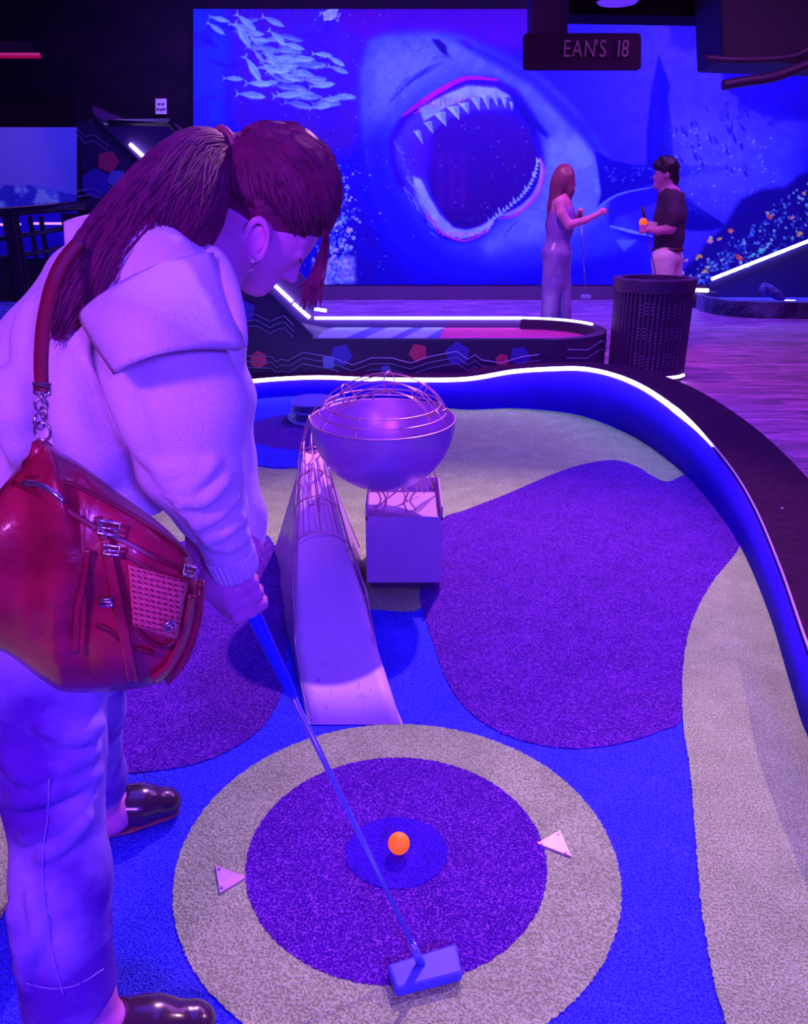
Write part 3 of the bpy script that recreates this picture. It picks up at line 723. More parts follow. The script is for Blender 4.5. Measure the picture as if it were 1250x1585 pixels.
mb = MB(); mb.box(tuple(P(1066,452,Db-.38)-Vector((0,0,.12))), tuple(P(1100,452,Db-.1)+Vector((0,.1,.02)))); mb.build('low_step', board_m, t)
mb = MB(); mb.tube([P(1178,443,Db-.7), P(1190,449,Db-.72), P(1204,458,Db-.75), P(1214,464,Db-.78)], [.06,.075,.06,.03], 8); mb.build('log_bump', mat('log', (.2,.12,.4), .9, noise=(14,.3,(.04,.02,.1)), bump=(20,1,.03)), t, smooth=True)

# ------------------------------------------------------------------ black railing, left
rl = empty('railing', (-2.6, 5.6, 0), 'black metal railing with wire mesh panels behind the golfer, far left', 'railing')
rm = mat('rail_black', (.035,.014,.05), .4)
def RP(x, y): return P(x, y, 5.75 - .0*x)
A = [(-90,338),(0,329),(60,324),(132,318)]
mb = MB(); mb.tube([RP(*q) for q in A], .03, 8); mb.build('top_rail', rm, rl, smooth=True)
for off in (38, 68): MB().tube([RP(-90,338+off+6), RP(0,329+off+3), RP(132,318+off-8)], .016, 8).build('rail', rm, rl, smooth=True)
MB().tube([RP(-90,530), RP(140,505)], .018, 8).build('rail', rm, rl, smooth=True)
for x in (14, 105, -80):
    a = RP(x, 330); MB().box((a.x-.04,5.72,-.01),(a.x+.04,5.80,a.z)).build('post', rm, rl, bevel=.004)
for x in (45, 62): a = RP(x, 330); MB().box((a.x-.012,5.74,.2),(a.x+.012,5.765,a.z-.02)).build('picket', rm, rl)
wm = MB()
for k in range(60):
    a = RP(-80+k*3.6, 400); wm.tube([(a.x,5.76,.12),(a.x,5.76,.98)], .0022, 3)
for k in range(44):
    z = .12+k*.02; wm.tube([(RP(-80,400).x,5.76,z),(RP(132,400).x,5.76,z)], .0022, 3)
wm.build('wire_mesh', rm, rl)
lb = empty('far_lane', G(40,420,.3), 'low lit lane bed seen through the black railing', 'golf hole')
MB().box((-5.6,7.0,-.01),(-2.7,9.2,.35)).build('lane_box', mat('far_left_bed', (.16,.14,.95), .7), lb)
mb = MB(); strip(mb, [P(-60,349,9.25), P(32,347,9.25)], .012); mb.build('led_strip', mat('led_pink', (.8,.5,.7), .4, emit=(.8,.3,.7), estr=1.2), lb)
mb = MB(); strip(mb, [P(52,346,9.25), P(118,346,9.25)], .012); mb.build('led_strip', MATS['led_pink'], lb)
# ================================================================== the golf hole in front
YEL_L, YEL_D = (.52,.86,.30), (.29,.48,.15)
BLU_L, BLU_D = (.055,.08,.92), (.02,.015,.60)
PUR_L, PUR_D = (.12,.012,.40), (.045,.001,.22)
T_yel = turf('turf_sand', YEL_L, YEL_D, (.68,.90,.45), .35)
T_blu = turf('turf_blue', BLU_L, BLU_D, (.16,.22,.95), .35)
T_pur = turf('turf_purple', PUR_L, PUR_D, (.46,.13,.72), .55)
T_dkb = turf('turf_deep_blue', (.06,.01,.60), (.03,.002,.38), (.16,.03,.7), .3)
green = empty('golf_hole_turf', (0,1.4,0), 'blue putting turf with purple and sandy blobs and bullseye rings under the golfer', 'turf')
def patch(name, pts, z, m, jit=.0018, world=False, closed=True):
    q = [Vector((p[0], p[1], z)) for p in pts] if world else [G(a, b, z) for a, b in pts]
    c = catmull(q, 12, True); out = []
    for i in range(len(c)):
        a, b_ = c[i], c[(i+1) % len(c)]; L = (b_-a).length; n = max(1, min(12, int(L/.005)))
        for k in range(n):
            p_ = a.lerp(b_, k/n); d = (b_-a).normalized() if L > 1e-6 else Vector((1,0,0)); j = random.uniform(-jit, jit)
            out.append(Vector((p_.x-d.y*j, p_.y+d.x*j, z)))
    mb = MB(); mb.prism(out, (0,0,-.0015)); return mb.build(name, m, green)
# inner foot of the kerb: photo points on the ground, then on round behind golfer and camera
foot_px = [(360,622),(400,617),(450,613),(500,613),(560,618),(640,626),(720,633),(790,631),(850,635),(900,643),(950,661),(1000,688),(1060,735),(1110,792),(1150,855),(1190,950),(1225,1065),(1250,1140)]
foot = [G(*q) for q in foot_px]
tail = [Vector(q) for q in [(1.03,1.50,0),(.99,1.2,0),(.96,.8,0),(.95,.2,0),(.95,-.9,0)]]
head_ = [Vector(q) for q in [(-1.7,-.9,0),(-1.7,.2,0),(-1.75,1.4,0),(-2.0,2.6,0),(-2.35,3.8,0),(-2.25,4.8,0),(-1.8,5.5,0)]]
foot = head_ + foot + tail
led_px = [(360,595),(400,590),(450,588),(500,587),(560,588),(600,590),(640,593),(690,590),(740,585),(790,577),(840,571),(870,570),(920,574),(960,584),(1000,601),(1050,640),(1100,690),(1140,745),(1165,783),(1200,868),(1228,960),(1250,1050)]
def led_y(px):
    for i in range(len(led_px)-1):
        if led_px[i][0] <= px <= led_px[i+1][0]:
            f = (px-led_px[i][0])/(led_px[i+1][0]-led_px[i][0]); return led_px[i][1]+f*(led_px[i+1][1]-led_px[i][1])
    return None
hs = []
for i, q in enumerate(foot):
    k = i-len(head_)
    if 0 <= k < len(foot_px):
        best = .2
        for s_ in range(5, 60):
            h = s_*.01; pp = proj((q.x, q.y, h)); ly = led_y(min(max(pp[0], 361), 1249))
            if ly is not None and pp[1] <= ly: best = h; break
        hs.append(best)
    else: hs.append(None)
kn = [h for h in hs if h is not None]
hs = [h if h is not None else (kn[0] if i < len(head_) else kn[-1]) for i, h in enumerate(hs)]
hs = [sum(hs[max(i-1,0):i+2])/len(hs[max(i-1,0):i+2]) for i in range(len(hs))]
print('kerb heights', [round(h, 2) for h in hs])
fc = catmull([(q.x, q.y, h) for q, h in zip(foot, hs)], 8)
base_poly = [Vector((q.x, q.y, 0)) for q in fc]
MB().prism(base_poly, (0,0,-.011)).build('blue_turf', T_blu, green)
kerb = empty('curved_kerb', (1.4,3.0,0), 'curved dark kerb with glowing white strip enclosing the front golf hole', 'kerb')
def offs(c, d):
    out = []
    for i, q in enumerate(c):
        a = c[max(i-1,0)]; b_ = c[min(i+1,len(c)-1)]; t_ = Vector((b_.x-a.x, b_.y-a.y, 0)).normalized(); n_ = Vector((-t_.y, t_.x, 0))
        dd = d(i) if callable(d) else d
        out.append(Vector((q.x+n_.x*dd, q.y+n_.y*dd, q.z)))
    return out
top_in = fc
wid = lambda i: .30
top_out = [Vector((q.x, min(q.y, FW-.02), q.z)) for q in offs(fc, wid)]
lo_in = [Vector((q.x,q.y,-.012)) for q in fc]; lo_out = [Vector((q.x,q.y,-.012)) for q in top_out]
kerb_in = mat('kerb_inner', (.04,.006,.80), .8, noise=(5,.5,(.03,.004,.66)), spec=.1)
mb = MB(); mb.grid([lo_in, [Vector((q.x,q.y,q.z-.012)) for q in top_in]]); mb.build('inner_wall', kerb_in, kerb, smooth=True, solid=.006)
ktop = mat('kerb_top', (.05,.008,.05), .85, noise=(30,.4,(.03,.005,.03)), spec=.06)
mb = MB(); lip = offs(fc, .004); mb.grid([[Vector((q.x,q.y,q.z-.012)) for q in lip], lip, top_out, lo_out]); mb.build('kerb_top', ktop, kerb, clean=True)
rim_ = offs(fc, .006)
mb = MB(); mb.tube([q+Vector((0,0,.002)) for q in rim_], .005, 6); mb.build('edge_trim', mat('trim_alu', (.55,.4,.6), .35, metal=.6), kerb, smooth=True)
lit = [q+Vector((0,0,.004)) for q in offs(fc, -.004) if q.y > 3.65]
n_l = len(lit)
mb = MB(); mb.tube(lit, [ .014 if i < n_l-9 else .014*(n_l-i)/9+.002 for i in range(n_l)], 8); mb.build('led_strip', led, kerb, smooth=True)
for q in (G(1210,788,.22), G(1122,675,.22), G(1020,590,.24)): MB().lathe([(.001,.004),(.005,.003),(.006,0)], (q.x,q.y,q.z+.002), 10).build('screw_head', mat('screw', (.6,.45,.6), .3, metal=.7), kerb)

# turf blobs
def foot_part(x0, x1):
    return [q for q in foot_px if x0 <= q[0] <= x1]
sandA = [G(x, y+1) for x, y in foot_px[4:13]] 
patch('far_sand_turf', [(560,622),(640,627),(720,634),(790,632),(850,636),(900,644),(950,662),(1000,687),(1072,732),(1037,746),(1010,737),(985,722),(950,713),(900,720),(850,737),(780,767),(720,790),(684,806),(672,850),(650,900),(648,943),(570,943),(500,945),(436,958),(440,900),(436,870),(424,842),(400,828),(300,860),(200,830),(150,700),(250,640),(330,700),(400,722),(458,724),(560,700)], .0015, T_yel)
patch('right_purple_turf', [(684,804),(720,789),(780,766),(850,736),(900,719),(950,712),(985,722),(1010,738),(1035,745),(1072,734),(1118,787),(1160,854),(1130,869),(1100,905),(1072,960),(1059,1020),(1055,1108),(1020,1131),(960,1150),(890,1158),(820,1149),(760,1126),(715,1090),(690,1050),(672,1000),(656,950),(650,915),(668,860)], .003, T_pur)
patch('left_purple_turf', [(178,1196),(250,1191),(320,1176),(380,1146),(420,1106),(438,1060),(443,1000),(440,940),(437,880),(420,838),(392,820),(320,830),(200,860),(60,930),(-60,1040),(-40,1140),(60,1190)], .003, T_pur)
pr = [(1138,858),(1150,840),(1168,846),(1174,868),(1200,948),(1234,1063),(1262,1140)]
patch('right_sand_turf', [G(a,b_) for a,b_ in pr]+[Vector(q) for q in [(1.05,1.50,0),(1.01,1.2,0),(.98,.8,0),(.97,.3,0)]]+[G(a,b_) for a,b_ in [(1160,1760),(1125,1600),(1100,1500),(1084,1400),(1076,1300),(1068,1200),(1056,1110),(1058,1020),(1072,960),(1100,905),(1130,868)]], .0042, T_yel, world=True)
patch('left_sand_turf', [(-1.0,-.3,0),(-.86,.2,0),(-.80,.9,0),(-.79,1.15,0),(-.80,1.4,0),(-.92,1.75,0),(-1.2,1.95,0),(-1.6,1.5,0),(-1.6,.3,0)], .003, T_yel, world=True)
def ring(name, c, r, z, m, e=1.0): 
    n = 40; return patch(name, [(c[0]+r*math.cos(2*math.pi*k/n), c[1]+r*e*math.sin(2*math.pi*k/n), 0) for k in range(n)], z, m, world=True)
rc = (-.012, 1.372)
ring('sand_ring', (-.014,1.372), .468, .003, T_yel, .995)
ring('purple_disc', (-.016,1.374), .320, .0045, T_pur)
ring('blue_centre', (-.016,1.375), .109, .006, T_dkb, .95)
ring('far_blue_disc', (-.50,4.95), .80, .0045, T_blu, 1.02)
ring('far_purple_disc', (-.47,4.95), .54, .006, T_pur, .9)

# ball and triangular plates
orange = mat('ball_orange', (1.0,.30,.004), .5, emit=(1.0,.12,.0), estr=.75)  # emission added to brighten the balls, standing in for fluorescence
bp_ = G(617,1308,.025)
ball = MB().sphere((0,0,0), .0232, 32, 20).build('golf_ball', orange, None, smooth=True); ball.location = (bp_.x, bp_.y, .0295)
props(ball, 'bright orange golf ball in the middle of the bullseye turf', 'golf ball')
def tri(pts, label, sc_pts):
    c = sum((G(*q) for q in pts), Vector())/3
    t = empty('triangle_plate', (c.x,c.y,.004), label, 'marker', 'triangle plates either side of the ball')
    MB().prism([G(*q,.0075) for q in pts], (0,0,-.003)).build('plate', mat('plate_metal', (.85,.55,.72), .45, metal=.2, noise=(60,.4,(.7,.45,.6))), t)
    for q in sc_pts:
        g_ = G(*q,.008); MB().lathe([(.0005,.0012),(.003,.001),(.0035,-.0005)], (g_.x,g_.y,.008), 10).build('screw', mat('screw_dark', (.35,.2,.4), .4, metal=.6), t)
tri([(333,1339),(340,1382),(381,1357)], 'pale metal triangle fixed to the sandy ring left of the ball, pointing right', [(339,1345),(343,1374)])
tri([(866,1285),(831,1305),(884,1325)], 'pale metal triangle with three screws, right of the ball near the purple disc', [(863,1291),(838,1305),(875,1319)])

# ------------------------------------------------------------------ ramp, bowl, pedestal and wire cage
ob = empty('bowl_obstacle', (-.1,2.6,0), 'steel ramp obstacle with wire-caged metal bowl on a box pedestal', 'golf obstacle')
steel = mat('painted_steel', (.66,.40,.68), .42, metal=.0, noise=(9,.4,(.58,.36,.62)), coat=.2)
bed_m = mat('ramp_surface', (.88,.62,.80), .55, noise=(14,.5,(.82,.56,.74)))
st_ = []
for py, z, xl, xr in [(1121,.003,480,620),(1060,.025,467,601),(1000,.06,457,582),(930,.12,457,564),(856,.20,458,538),(800,.28,460,522),(760,.34,463,512),(722,.40,466,501),(700,.43,470,496)]:
    D = (CAM_H-z)/math.tan(R(PITCH)+math.atan((py-792.5)/F))
    dep = D*CP+(CAM_H-z)*SP
    st_.append((D, (xl-625)/F*dep, (xr-625)/F*dep, z))
def ms(D):
    for a, b_ in zip(st_, st_[1:]):
        if D <= b_[0]: f = (D-a[0])/(b_[0]-a[0]); return [a[i]+f*(b_[i]-a[i]) for i in range(4)]
    return st_[-1]
fl = {0:(-.005,.005),1:(-.004,.004)}
gl = [(-.255,-.004),(-.298,-.045),(-.336,-.072),(-.385,-.11),(-.424,-.14),(-.455,-.155),(-.47,-.16),(-.50,-.17),(-.525,-.18)]
top = []; lw = []; rw = []
for i, (D, xl, xr, z) in enumerate(st_):
    Dc = D-.02*(i == 0)
    n = 8; top.append([Vector((xl+(xr-xl)*k/n, D, z - .006*math.sin(math.pi*k/n)*min(1,i))) for k in range(n+1)])
MB().grid(top).build('ramp_surface', bed_m, ob, smooth=True, solid=.004)
mb = MB(); mb.grid([[q[0] for q in top], [Vector((gl[i][0] if gl[i][0] < top[i][0].x else top[i][0].x, top[i][0].y+.04*(i/8), 0.002)) for i in range(9)]]); mb.build('left_cheek', steel, ob, solid=.004)
mb = MB(); mb.grid([[q[-1] for q in top], [Vector((max(gl[i][1], top[i][-1].x), top[i][-1].y+.04*(i/8), 0.002)) for i in range(9)]]); mb.build('right_cheek', steel, ob, solid=.004)
mb = MB(); e8 = top[8]; mb.add([e8[0], e8[-1], Vector((gl[8][1],e8[0].y+.08,.002)), Vector((gl[8][0],e8[0].y+.12,.002))], [(0,1,2,3)]); mb.build('back_panel', steel, ob, solid=.004)
# scuffs on the ramp foot
scuff_m = mat('scuff', (.45,.22,.5), .7)
for _ in range(18):
    f = random.random(); D = 1.87+.22*f; m4 = ms(D); x = random.uniform(m4[1]+.02, m4[2]-.02); a = random.uniform(.3,2.4); L = random.uniform(.003,.012)
    z = m4[3]+.0022; d = Vector((math.cos(a)*L, math.sin(a)*L, math.sin(a)*L*.25)); nn = Vector((-math.sin(a), math.cos(a), 0))*random.uniform(.0005,.0013)
    c = Vector((x, D, z)); MB().add([c-d-nn, c-d+nn, c+d+nn, c+d-nn], [(0,1,2,3)]).build('scuff_mark', scuff_m, ob)
# pedestal
bx = [G(567,931,0), G(683,918,0)]
x0, x1 = -.136, .137; y0, y1 = 2.66, 3.0; zt = .275
mb = MB(); mb.box((x0,y0,.03),(x1,y1,zt)); mb.build('pedestal_box', steel, ob, bevel=.003)
mb = MB()
for a, b_ in (((x0,y0,zt),(x1,y0+.006,zt+.012)),((x0,y0,zt),(x0+.006,y1,zt+.05)),((x1-.006,y0,zt),(x1,y1,zt+.05)),((x0,y1-.006,zt),(x1,y1,zt+.05))): mb.box(a, b_)
mb.build('box_lip', steel, ob)
mb = MB(); mb.box((x0+.02,y0+.02,-.0),(x1-.06,y1-.02,.032)); mb.build('box_foot', mat('foot_dark', (.08,.05,.1), .7), ob)
mb = MB(); mb.lathe([(.001,.002),(.034,.002),(.037,.0)], (-.06,2.78,zt), 24); mb.build('drain_ring', mat('ring_pale', (.9,.6,.8), .4), ob)
# bowl
bm_ = mat('bowl_steel', (.62,.34,.80), .36, metal=.45, noise=(12,.5,(.52,.27,.70)))
bc = Vector((-.074,2.75,.618)); Rb = .252
tilt = Matrix.Rotation(R(2.5), 3, 'X')
pf = [(Rb*math.sin(R(a)), -Rb*math.cos(R(a))) for a in np.linspace(1.5, 90, 26)]
pf_in = [((Rb-.005)*math.sin(R(a)), -(Rb-.005)*math.cos(R(a))) for a in np.linspace(90, 1.5, 26)]
MB().lathe(pf+[(Rb+.001,.003),(Rb-.005,.003)]+pf_in, bc, 72, tilt).build('bowl', bm_, ob, smooth=True)
wire = mat('wire_copper', (.80,.42,.50), .3, metal=.6)
def circ(r, z, n=64, c=bc): return [c + tilt @ Vector((r*math.cos(2*math.pi*k/n), r*math.sin(2*math.pi*k/n), z)) for k in range(n)]
MB().tube(circ(Rb, .004), .003, 6, True).build('bowl_rim_wire', wire, ob, smooth=True)
MB().tube(circ(Rb-.032, .028), .0026, 6, True).build('ring_wire', wire, ob, smooth=True)
MB().tube(circ(Rb-.052, .055), .0026, 6, True).build('ring_wire', wire, ob, smooth=True)
for a in (250, 287, 215, 180, 145, 100, 60, 20, 335):
    ca, sa = math.cos(R(a)), math.sin(R(a))
    MB().tube([bc+tilt@Vector((r_*ca, r_*sa, z_)) for r_, z_ in ((Rb,.002),(Rb-.032,.028),(Rb-.052,.055))], .0026, 6).build('spoke_wire', wire, ob, smooth=True)
# the loop tunnel
path = catmull([P(492,800,2.72), P(488,752,2.82), P(484,715,2.95), P(482,685,2.98), P(492,652,2.96), P(520,622,2.92), P(560,600,2.88), P(602,592,2.83), P(640,602,2.78), P(668,624,2.75), P(680,650,2.74)], 6)
def frames(pts):
    fr_ = []; nr = Vector((0,-1,.3)).normalized()
    for i in range(len(pts)):
        t_ = (pts[min(i+1,len(pts)-1)]-pts[max(i-1,0)]).normalized(); nr = (nr-t_*nr.dot(t_)).normalized(); fr_.append((t_, nr, t_.cross(nr)))
    return fr_
fr_ = frames(path); rr = .036
for k in range(6):
    a = 2*math.pi*k/6+.3
    MB().tube([q+(f_[1]*math.cos(a)+f_[2]*math.sin(a))*rr for q, f_ in zip(path, fr_)], .0024, 6).build('rail_wire', wire, ob, smooth=True)
for i in (2, 8, 15, 24, 33, 42, 50, 57):
    q, f_ = path[i], fr_[i]
    MB().tube([q+(f_[1]*math.cos(a)+f_[2]*math.sin(a))*(rr+.002) for a in np.linspace(0, 2*math.pi, 20, endpoint=False)], .0026, 6, True).build('hoop_wire', wire, ob, smooth=True)
# side rails standing off the ramp's two upper edges, with pins
for side, nm in ((0,'l'),(1,'r')):
    pts = [Vector((q[0 if side == 0 else -1].x+(-.006 if side == 0 else .006), q[0].y, q[0].z+(.022+.016*min(i,5)/5))) for i, q in enumerate(top) if i >= 2]
    MB().tube([Vector((top[2][0 if side == 0 else -1].x, top[2][0].y, top[2][0].z))]+pts[1:], .0028, 6).build('side_rail', wire, ob, smooth=True)
    for i in (3, 4, 6): 
        q = top[i][0 if side == 0 else -1]; MB().tube([q, pts[i-2]], .0024, 6).build('pin', wire, ob)
# upper cage over the ramp
for i in (4, 5, 6, 7):
    a, b_ = top[i][0], top[i][-1]; mid = (a+b_)/2; w_ = (b_-a).length/2
    MB().tube([mid+Vector((math.cos(t_)*(w_+.01), 0, .012+math.sin(t_)*.065)) for t_ in np.linspace(math.pi, 0, 14)], .0026, 6).build('hoop_wire', wire, ob, smooth=True)
for s_ in (-.6, 0, .6):
    pts = [(top[i][0]+top[i][-1])/2+Vector((s_*((top[i][-1]-top[i][0]).length/2+.01), 0, .012+.065*math.sqrt(1-s_*s_))) for i in (4,5,6,7,8)]
    MB().tube(catmull(pts, 4), .0024, 6).build('rail_wire', wire, ob, smooth=True)
# wires between bowl foot and pedestal, rear feed rails
for a in (205, 235, 300, 330, 60, 120):
    ca, sa = math.cos(R(a)), math.sin(R(a))
    c0 = Vector((-.03,2.80,0))
    MB().tube(catmull([bc+Vector((.13*ca,.13*sa,-.215)), Vector((c0.x+.09*ca, c0.y+.09*sa, .36)), Vector((c0.x+.06*ca,c0.y+.06*sa,.31)), Vector((c0.x+.085*ca, c0.y+.07*sa, zt+.002))], 6), .003, 6).build('stand_wire', wire, ob, smooth=True)
for k in range(4):
    MB().tube([bc+Vector((.11+.02*k, .03+.03*k, -.20+.012*k)), Vector((.075+.018*k, 2.86+.03*k, zt+.03))], .0026, 6).build('feed_wire', wire, ob, smooth=True)
MB().tube([Vector((-.12,2.72,zt+.005)), Vector((-.03,2.82,zt+.05)), Vector((.07,2.95,zt+.06))], .0026, 6).build('feed_wire', wire, ob, smooth=True)

# ------------------------------------------------------------------ stacked slabs on the far disc
slab_c = G(492,650,0); sb = empty('stacked_slab_bumper', (slab_c.x, slab_c.y, 0), 'low stack of rounded blue slabs on the far purple disc, behind the bowl', 'golf obstacle')
def slab(z0, h, sx, sy, ph, m, nm):
    mb = MB(); n = 48; pts = []
    for k in range(n):
        a = 2*math.pi*k/n; r_ = 1+.10*math.sin(3*a+ph)+.05*math.sin(2*a-ph); pts.append(Vector((slab_c.x+sx*r_*math.cos(a), slab_c.y+sy*r_*math.sin(a), z0)))
    mb.prism(pts, (0,0,h)); return mb.build(nm, m, sb, bevel=.008)
s1 = mat('slab_blue', (.22,.24,.8), .5); s2 = mat('slab_navy', (.04,.03,.30), .5)
slab(.006,.022,.21,.20,.3,s1,'bottom_slab'); slab(.028,.045,.17,.16,1.2,s2,'middle_slab'); slab(.073,.014,.19,.18,2.0,s1,'middle_slab'); slab(.087,.038,.17,.16,.6,s2,'upper_slab'); slab(.125,.012,.19,.17,1.5,s1,'top_slab')

# ------------------------------------------------------------------ litter bin and the lit plinth it stands on
bD = 6.72
bcx = P(1000,560,bD).x
bn = empty('litter_bin', (bcx,bD,.055), 'tall round dark slatted litter bin standing by the curved kerb', 'litter bin')
bin_m = mat('bin_plum', (.085,.02,.14), .5, noise=(10,.4,(.06,.012,.10)))
zb0, zb1 = .055, .765; rb0, rb1 = .304, .312
MB().lathe([(rb0-.03,zb0+.02),(rb1-.035,zb1-.02),(rb1-.05,zb1-.02),(rb1-.06,.2),(0.001,.2)], (bcx,bD,0), 48).build('liner', mat('bin_liner', (.035,.012,.04), .6), bn, smooth=True)
MB().lathe([(rb1-.05,zb1-.03),(rb1-.05,zb1+.03),(rb1+.012,zb1+.03),(rb1+.016,zb1+.02),(rb1+.004,zb1-.075),(rb1-.012,zb1-.075)], (bcx,bD,0), 64).build('rim_band', bin_m, bn, smooth=False, clean=True)
MB().lathe([(rb0-.03,zb0),(rb0+.002,zb0),(rb0+.002,zb0+.045),(rb0-.03,zb0+.045)], (bcx,bD,0), 64).build('base_band', bin_m, bn, clean=True)
ns = 52; mb = MB()
for k in range(ns):
    a = 2*math.pi*k/ns; ra, rb_ = rb0-.004, rb1-.006; wd = .0160
    c_, s_ = math.cos(a), math.sin(a)
    pts = []
    for r_, z_ in ((ra,zb0+.03),(rb_,zb1-.06)):
        for dw, dr in ((-wd,-.008),(wd,-.008),(wd*.7,.004),(-wd*.7,.004)): pts.append((bcx+(r_+dr)*c_-dw*s_, bD+(r_+dr)*s_+dw*c_, z_))
    mb.add(pts, [(0,1,5,4),(1,2,6,5),(2,3,7,6),(3,0,4,7),(0,3,2,1),(4,5,6,7)])
mb.build('slats', bin_m, bn)
mb = MB()
for row, zc in enumerate((.60,.41,.21)):
    for k in range(9):
        a = R(-122+k*8.0); 
        for j in range(4):
            zz_ = zc+.02*math.sin(k*1.1+row)-.026*j; r_ = rb0+.012*(zz_-.05)/.7+.006
            q = Vector((bcx+r_*math.cos(a), bD+r_*math.sin(a), zz_)); tt = Vector((-math.sin(a), math.cos(a), .35)).normalized()*.009
            mb.add([q-tt, q-tt+Vector((0,0,.005)), q+tt+Vector((0,0,.005)), q+tt], [(0,1,2,3)])
mb.build('perforation_glints', mat('glint', (.45,.30,.65), .4), bn)  # small lights glimpsed at the perforations, painted as pale dashes
pl = empty('bin_plinth', (bcx+.12,bD,-.01), 'short dark plinth with a wavy white light line under the bin', 'plinth')
MB().lathe([(.001,-.012),(.24,-.012),(.24,.05),(.001,.05)], (bcx+.05,bD-.02,0), 40).build('plinth_body', mat('plinth_dark', (.03,.02,.07), .5), pl, clean=True)
mb = MB(); mb.tube([Vector((bcx+.05+.255*math.cos(R(a)), bD-.02+.255*math.sin(R(a)), .038+.003*math.sin(a*.9))) for a in range(-100, -28, 2)], .011, 6); mb.build('led_strip', led, pl, smooth=True)
# ================================================================== people
skin = mat('skin', (.66,.20,.50), .55, noise=(30,.5,(.60,.17,.45)), spec=.3)
def V3(v): return np.array(v, dtype=np.float32)
def fingers(vol, grip_pt, axis, n_dir, back, r=.0085, gap=.0185, rad=.021, k=.004, sweep=(150, 20), start=0.0, rev=1):
    """four fingers curling round a grip: axis = up along the grip, n_dir = knuckle side, back = towards the palm"""
    ax = Vector(axis).normalized(); n = Vector(n_dir); n = (n-ax*n.dot(ax)).normalized(); s = ax.cross(n)*rev
    for i in range(4):
        h = start-(i-1.5)*gap; rf = r*(1, 1.02, .98, .86)[i]; a1 = sweep[0]+(0, 6, 2, -10)[i]
        pts = []
        for t_ in np.linspace(a1, sweep[1]-(0,10,4,-8)[i]*1.0-150, 6):
            a = R(t_); pts.append(Vector(grip_pt)+ax*(h+.003*math.sin(a))+(n*math.cos(a)+s*math.sin(a))*(rad+(.003 if t_ > 60 else 0)))
        vol.chain([V3(q) for q in pts], [rf, rf*1.04, rf, rf*.97, rf*.92, rf*.82], k)
    return s

# ---------------- the golfer
gl_o = empty('person', (-.6,1.15,0), 'woman in pale sweater and jeans bending over with a putter, long ponytail, red bag', 'person')
Dh = 1.35
fwd = Vector((.64,.10,-.76)).normalized(); upv = Vector((0,0,1))-fwd*fwd.z; upv = (upv).normalized(); rt_ = fwd.cross(upv)
hc = P(424,312,Dh)
def H(f, u, r_=0): return hc + fwd*f + upv*u + rt_*r_
# putter line first
ph = G(652,1490,.03); hand = P(373,912,1.10); gax = (hand-ph).normalized(); gtop = hand+gax*.085
body = Vol((-.86,.78,-.01), (-.06,1.62,1.46), .0042)
M_ = [list(fwd), list(rt_), list(upv)]
body.ell(H(0,-.005), (.086,.072,.090), M_, .01)
body.ell(H(.030,-.050), (.060,.056,.078), M_, .03)             # face
body.cone(H(.066,-.102), H(.035,-.092,.035), .017, .022, .03)  # chin and jaw
body.cone(H(.066,-.102), H(.035,-.092,-.035), .017, .022, .03)
body.cone(H(.080,-.026), H(.101,-.058), .007, .0105, .01)      # nose
body.cone(H(.092,-.060,.010), H(.092,-.060,-.010), .008,.008,.006)
body.cone(H(.084,-.079,.014), H(.084,-.079,-.014), .007,.007,.005)  # lips
body.cone(H(.083,-.089,.011), H(.083,-.089,-.011), .0075,.0075,.005)
body.cone(H(.074,-.106), H(.068,-.110), .014,.012,.012)
nb = P(262,470,1.12); 
body.chain([H(.0,-.07), (H(-.0,-.08)+nb)/2, nb], [.054,.052,.062], .018)
for sgn in (1,-1):
    body.ell(H(.082,-.024,.028*sgn), (.010,.014,.008), M_, .008)
    body.cone(H(.082,-.008,.014*sgn), H(.072,-.006,.042*sgn), .006,.005,.008)
    body.ell(H(.022,-.056,.076*sgn), (.019,.011,.030), M_, .005)       # ear: base, rolled rim, lobe
    rim_pts = [H(.022+.016*math.cos(R(a_))*.82+.030*math.sin(R(a_))*-.57, -.058+.016*math.cos(R(a_))*.57+.030*math.sin(R(a_))*.82, .089*sgn) for a_ in range(-60, 250, 22)]
    body.chain([V3(v_) for v_ in rim_pts], [.0052]*len(rim_pts), .003)
    body.ell(H(.024,-.054,.092*sgn), (.009,.010,.013), M_, .003, sub=True)
    body.cone(H(.036,-.078,.086*sgn), H(.038,-.082,.086*sgn), .008, .007, .004)
ck = [P(215,520,1.12), P(150,650,1.12), P(105,780,1.12), P(75,900,1.13)]
body.chain([nb]+ck, [.07,.095,.10,.10,.11], .04)
Ln = [P(60,930,1.05), P(85,1170,1.05), P(100,1350,.98), P(146,1590,.925)]
Lf = [P(110,930,1.22), P(140,1100,1.32), P(152,1230,1.40), P(172,1262,1.42)]
body.chain([ck[3]]+Ln, [.11,.085,.055,.046,.042], .03); body.chain([ck[3]]+Lf, [.11,.08,.05,.036,.030], .03)
# feet
an, af = Ln[3], Lf[3]
toe_n = Vector((an.x+.155, an.y+.03, .032)); heel_n = Vector((an.x-.03, an.y-.012, .045))
toe_f = Vector((G(258,1268).x, G(258,1268).y+.01, .035)); heel_f = Vector((G(150,1300).x, G(150,1300).y+.01, .05))
for a_, h_, t_ in ((an, heel_n, toe_n), (af, heel_f, toe_f)):
    body.cone(a_, h_, .036, .032, .02); body.chain([a_, h_.lerp(t_, .5)+Vector((0,0,.018)), t_], [.034,.030,.022], .02)
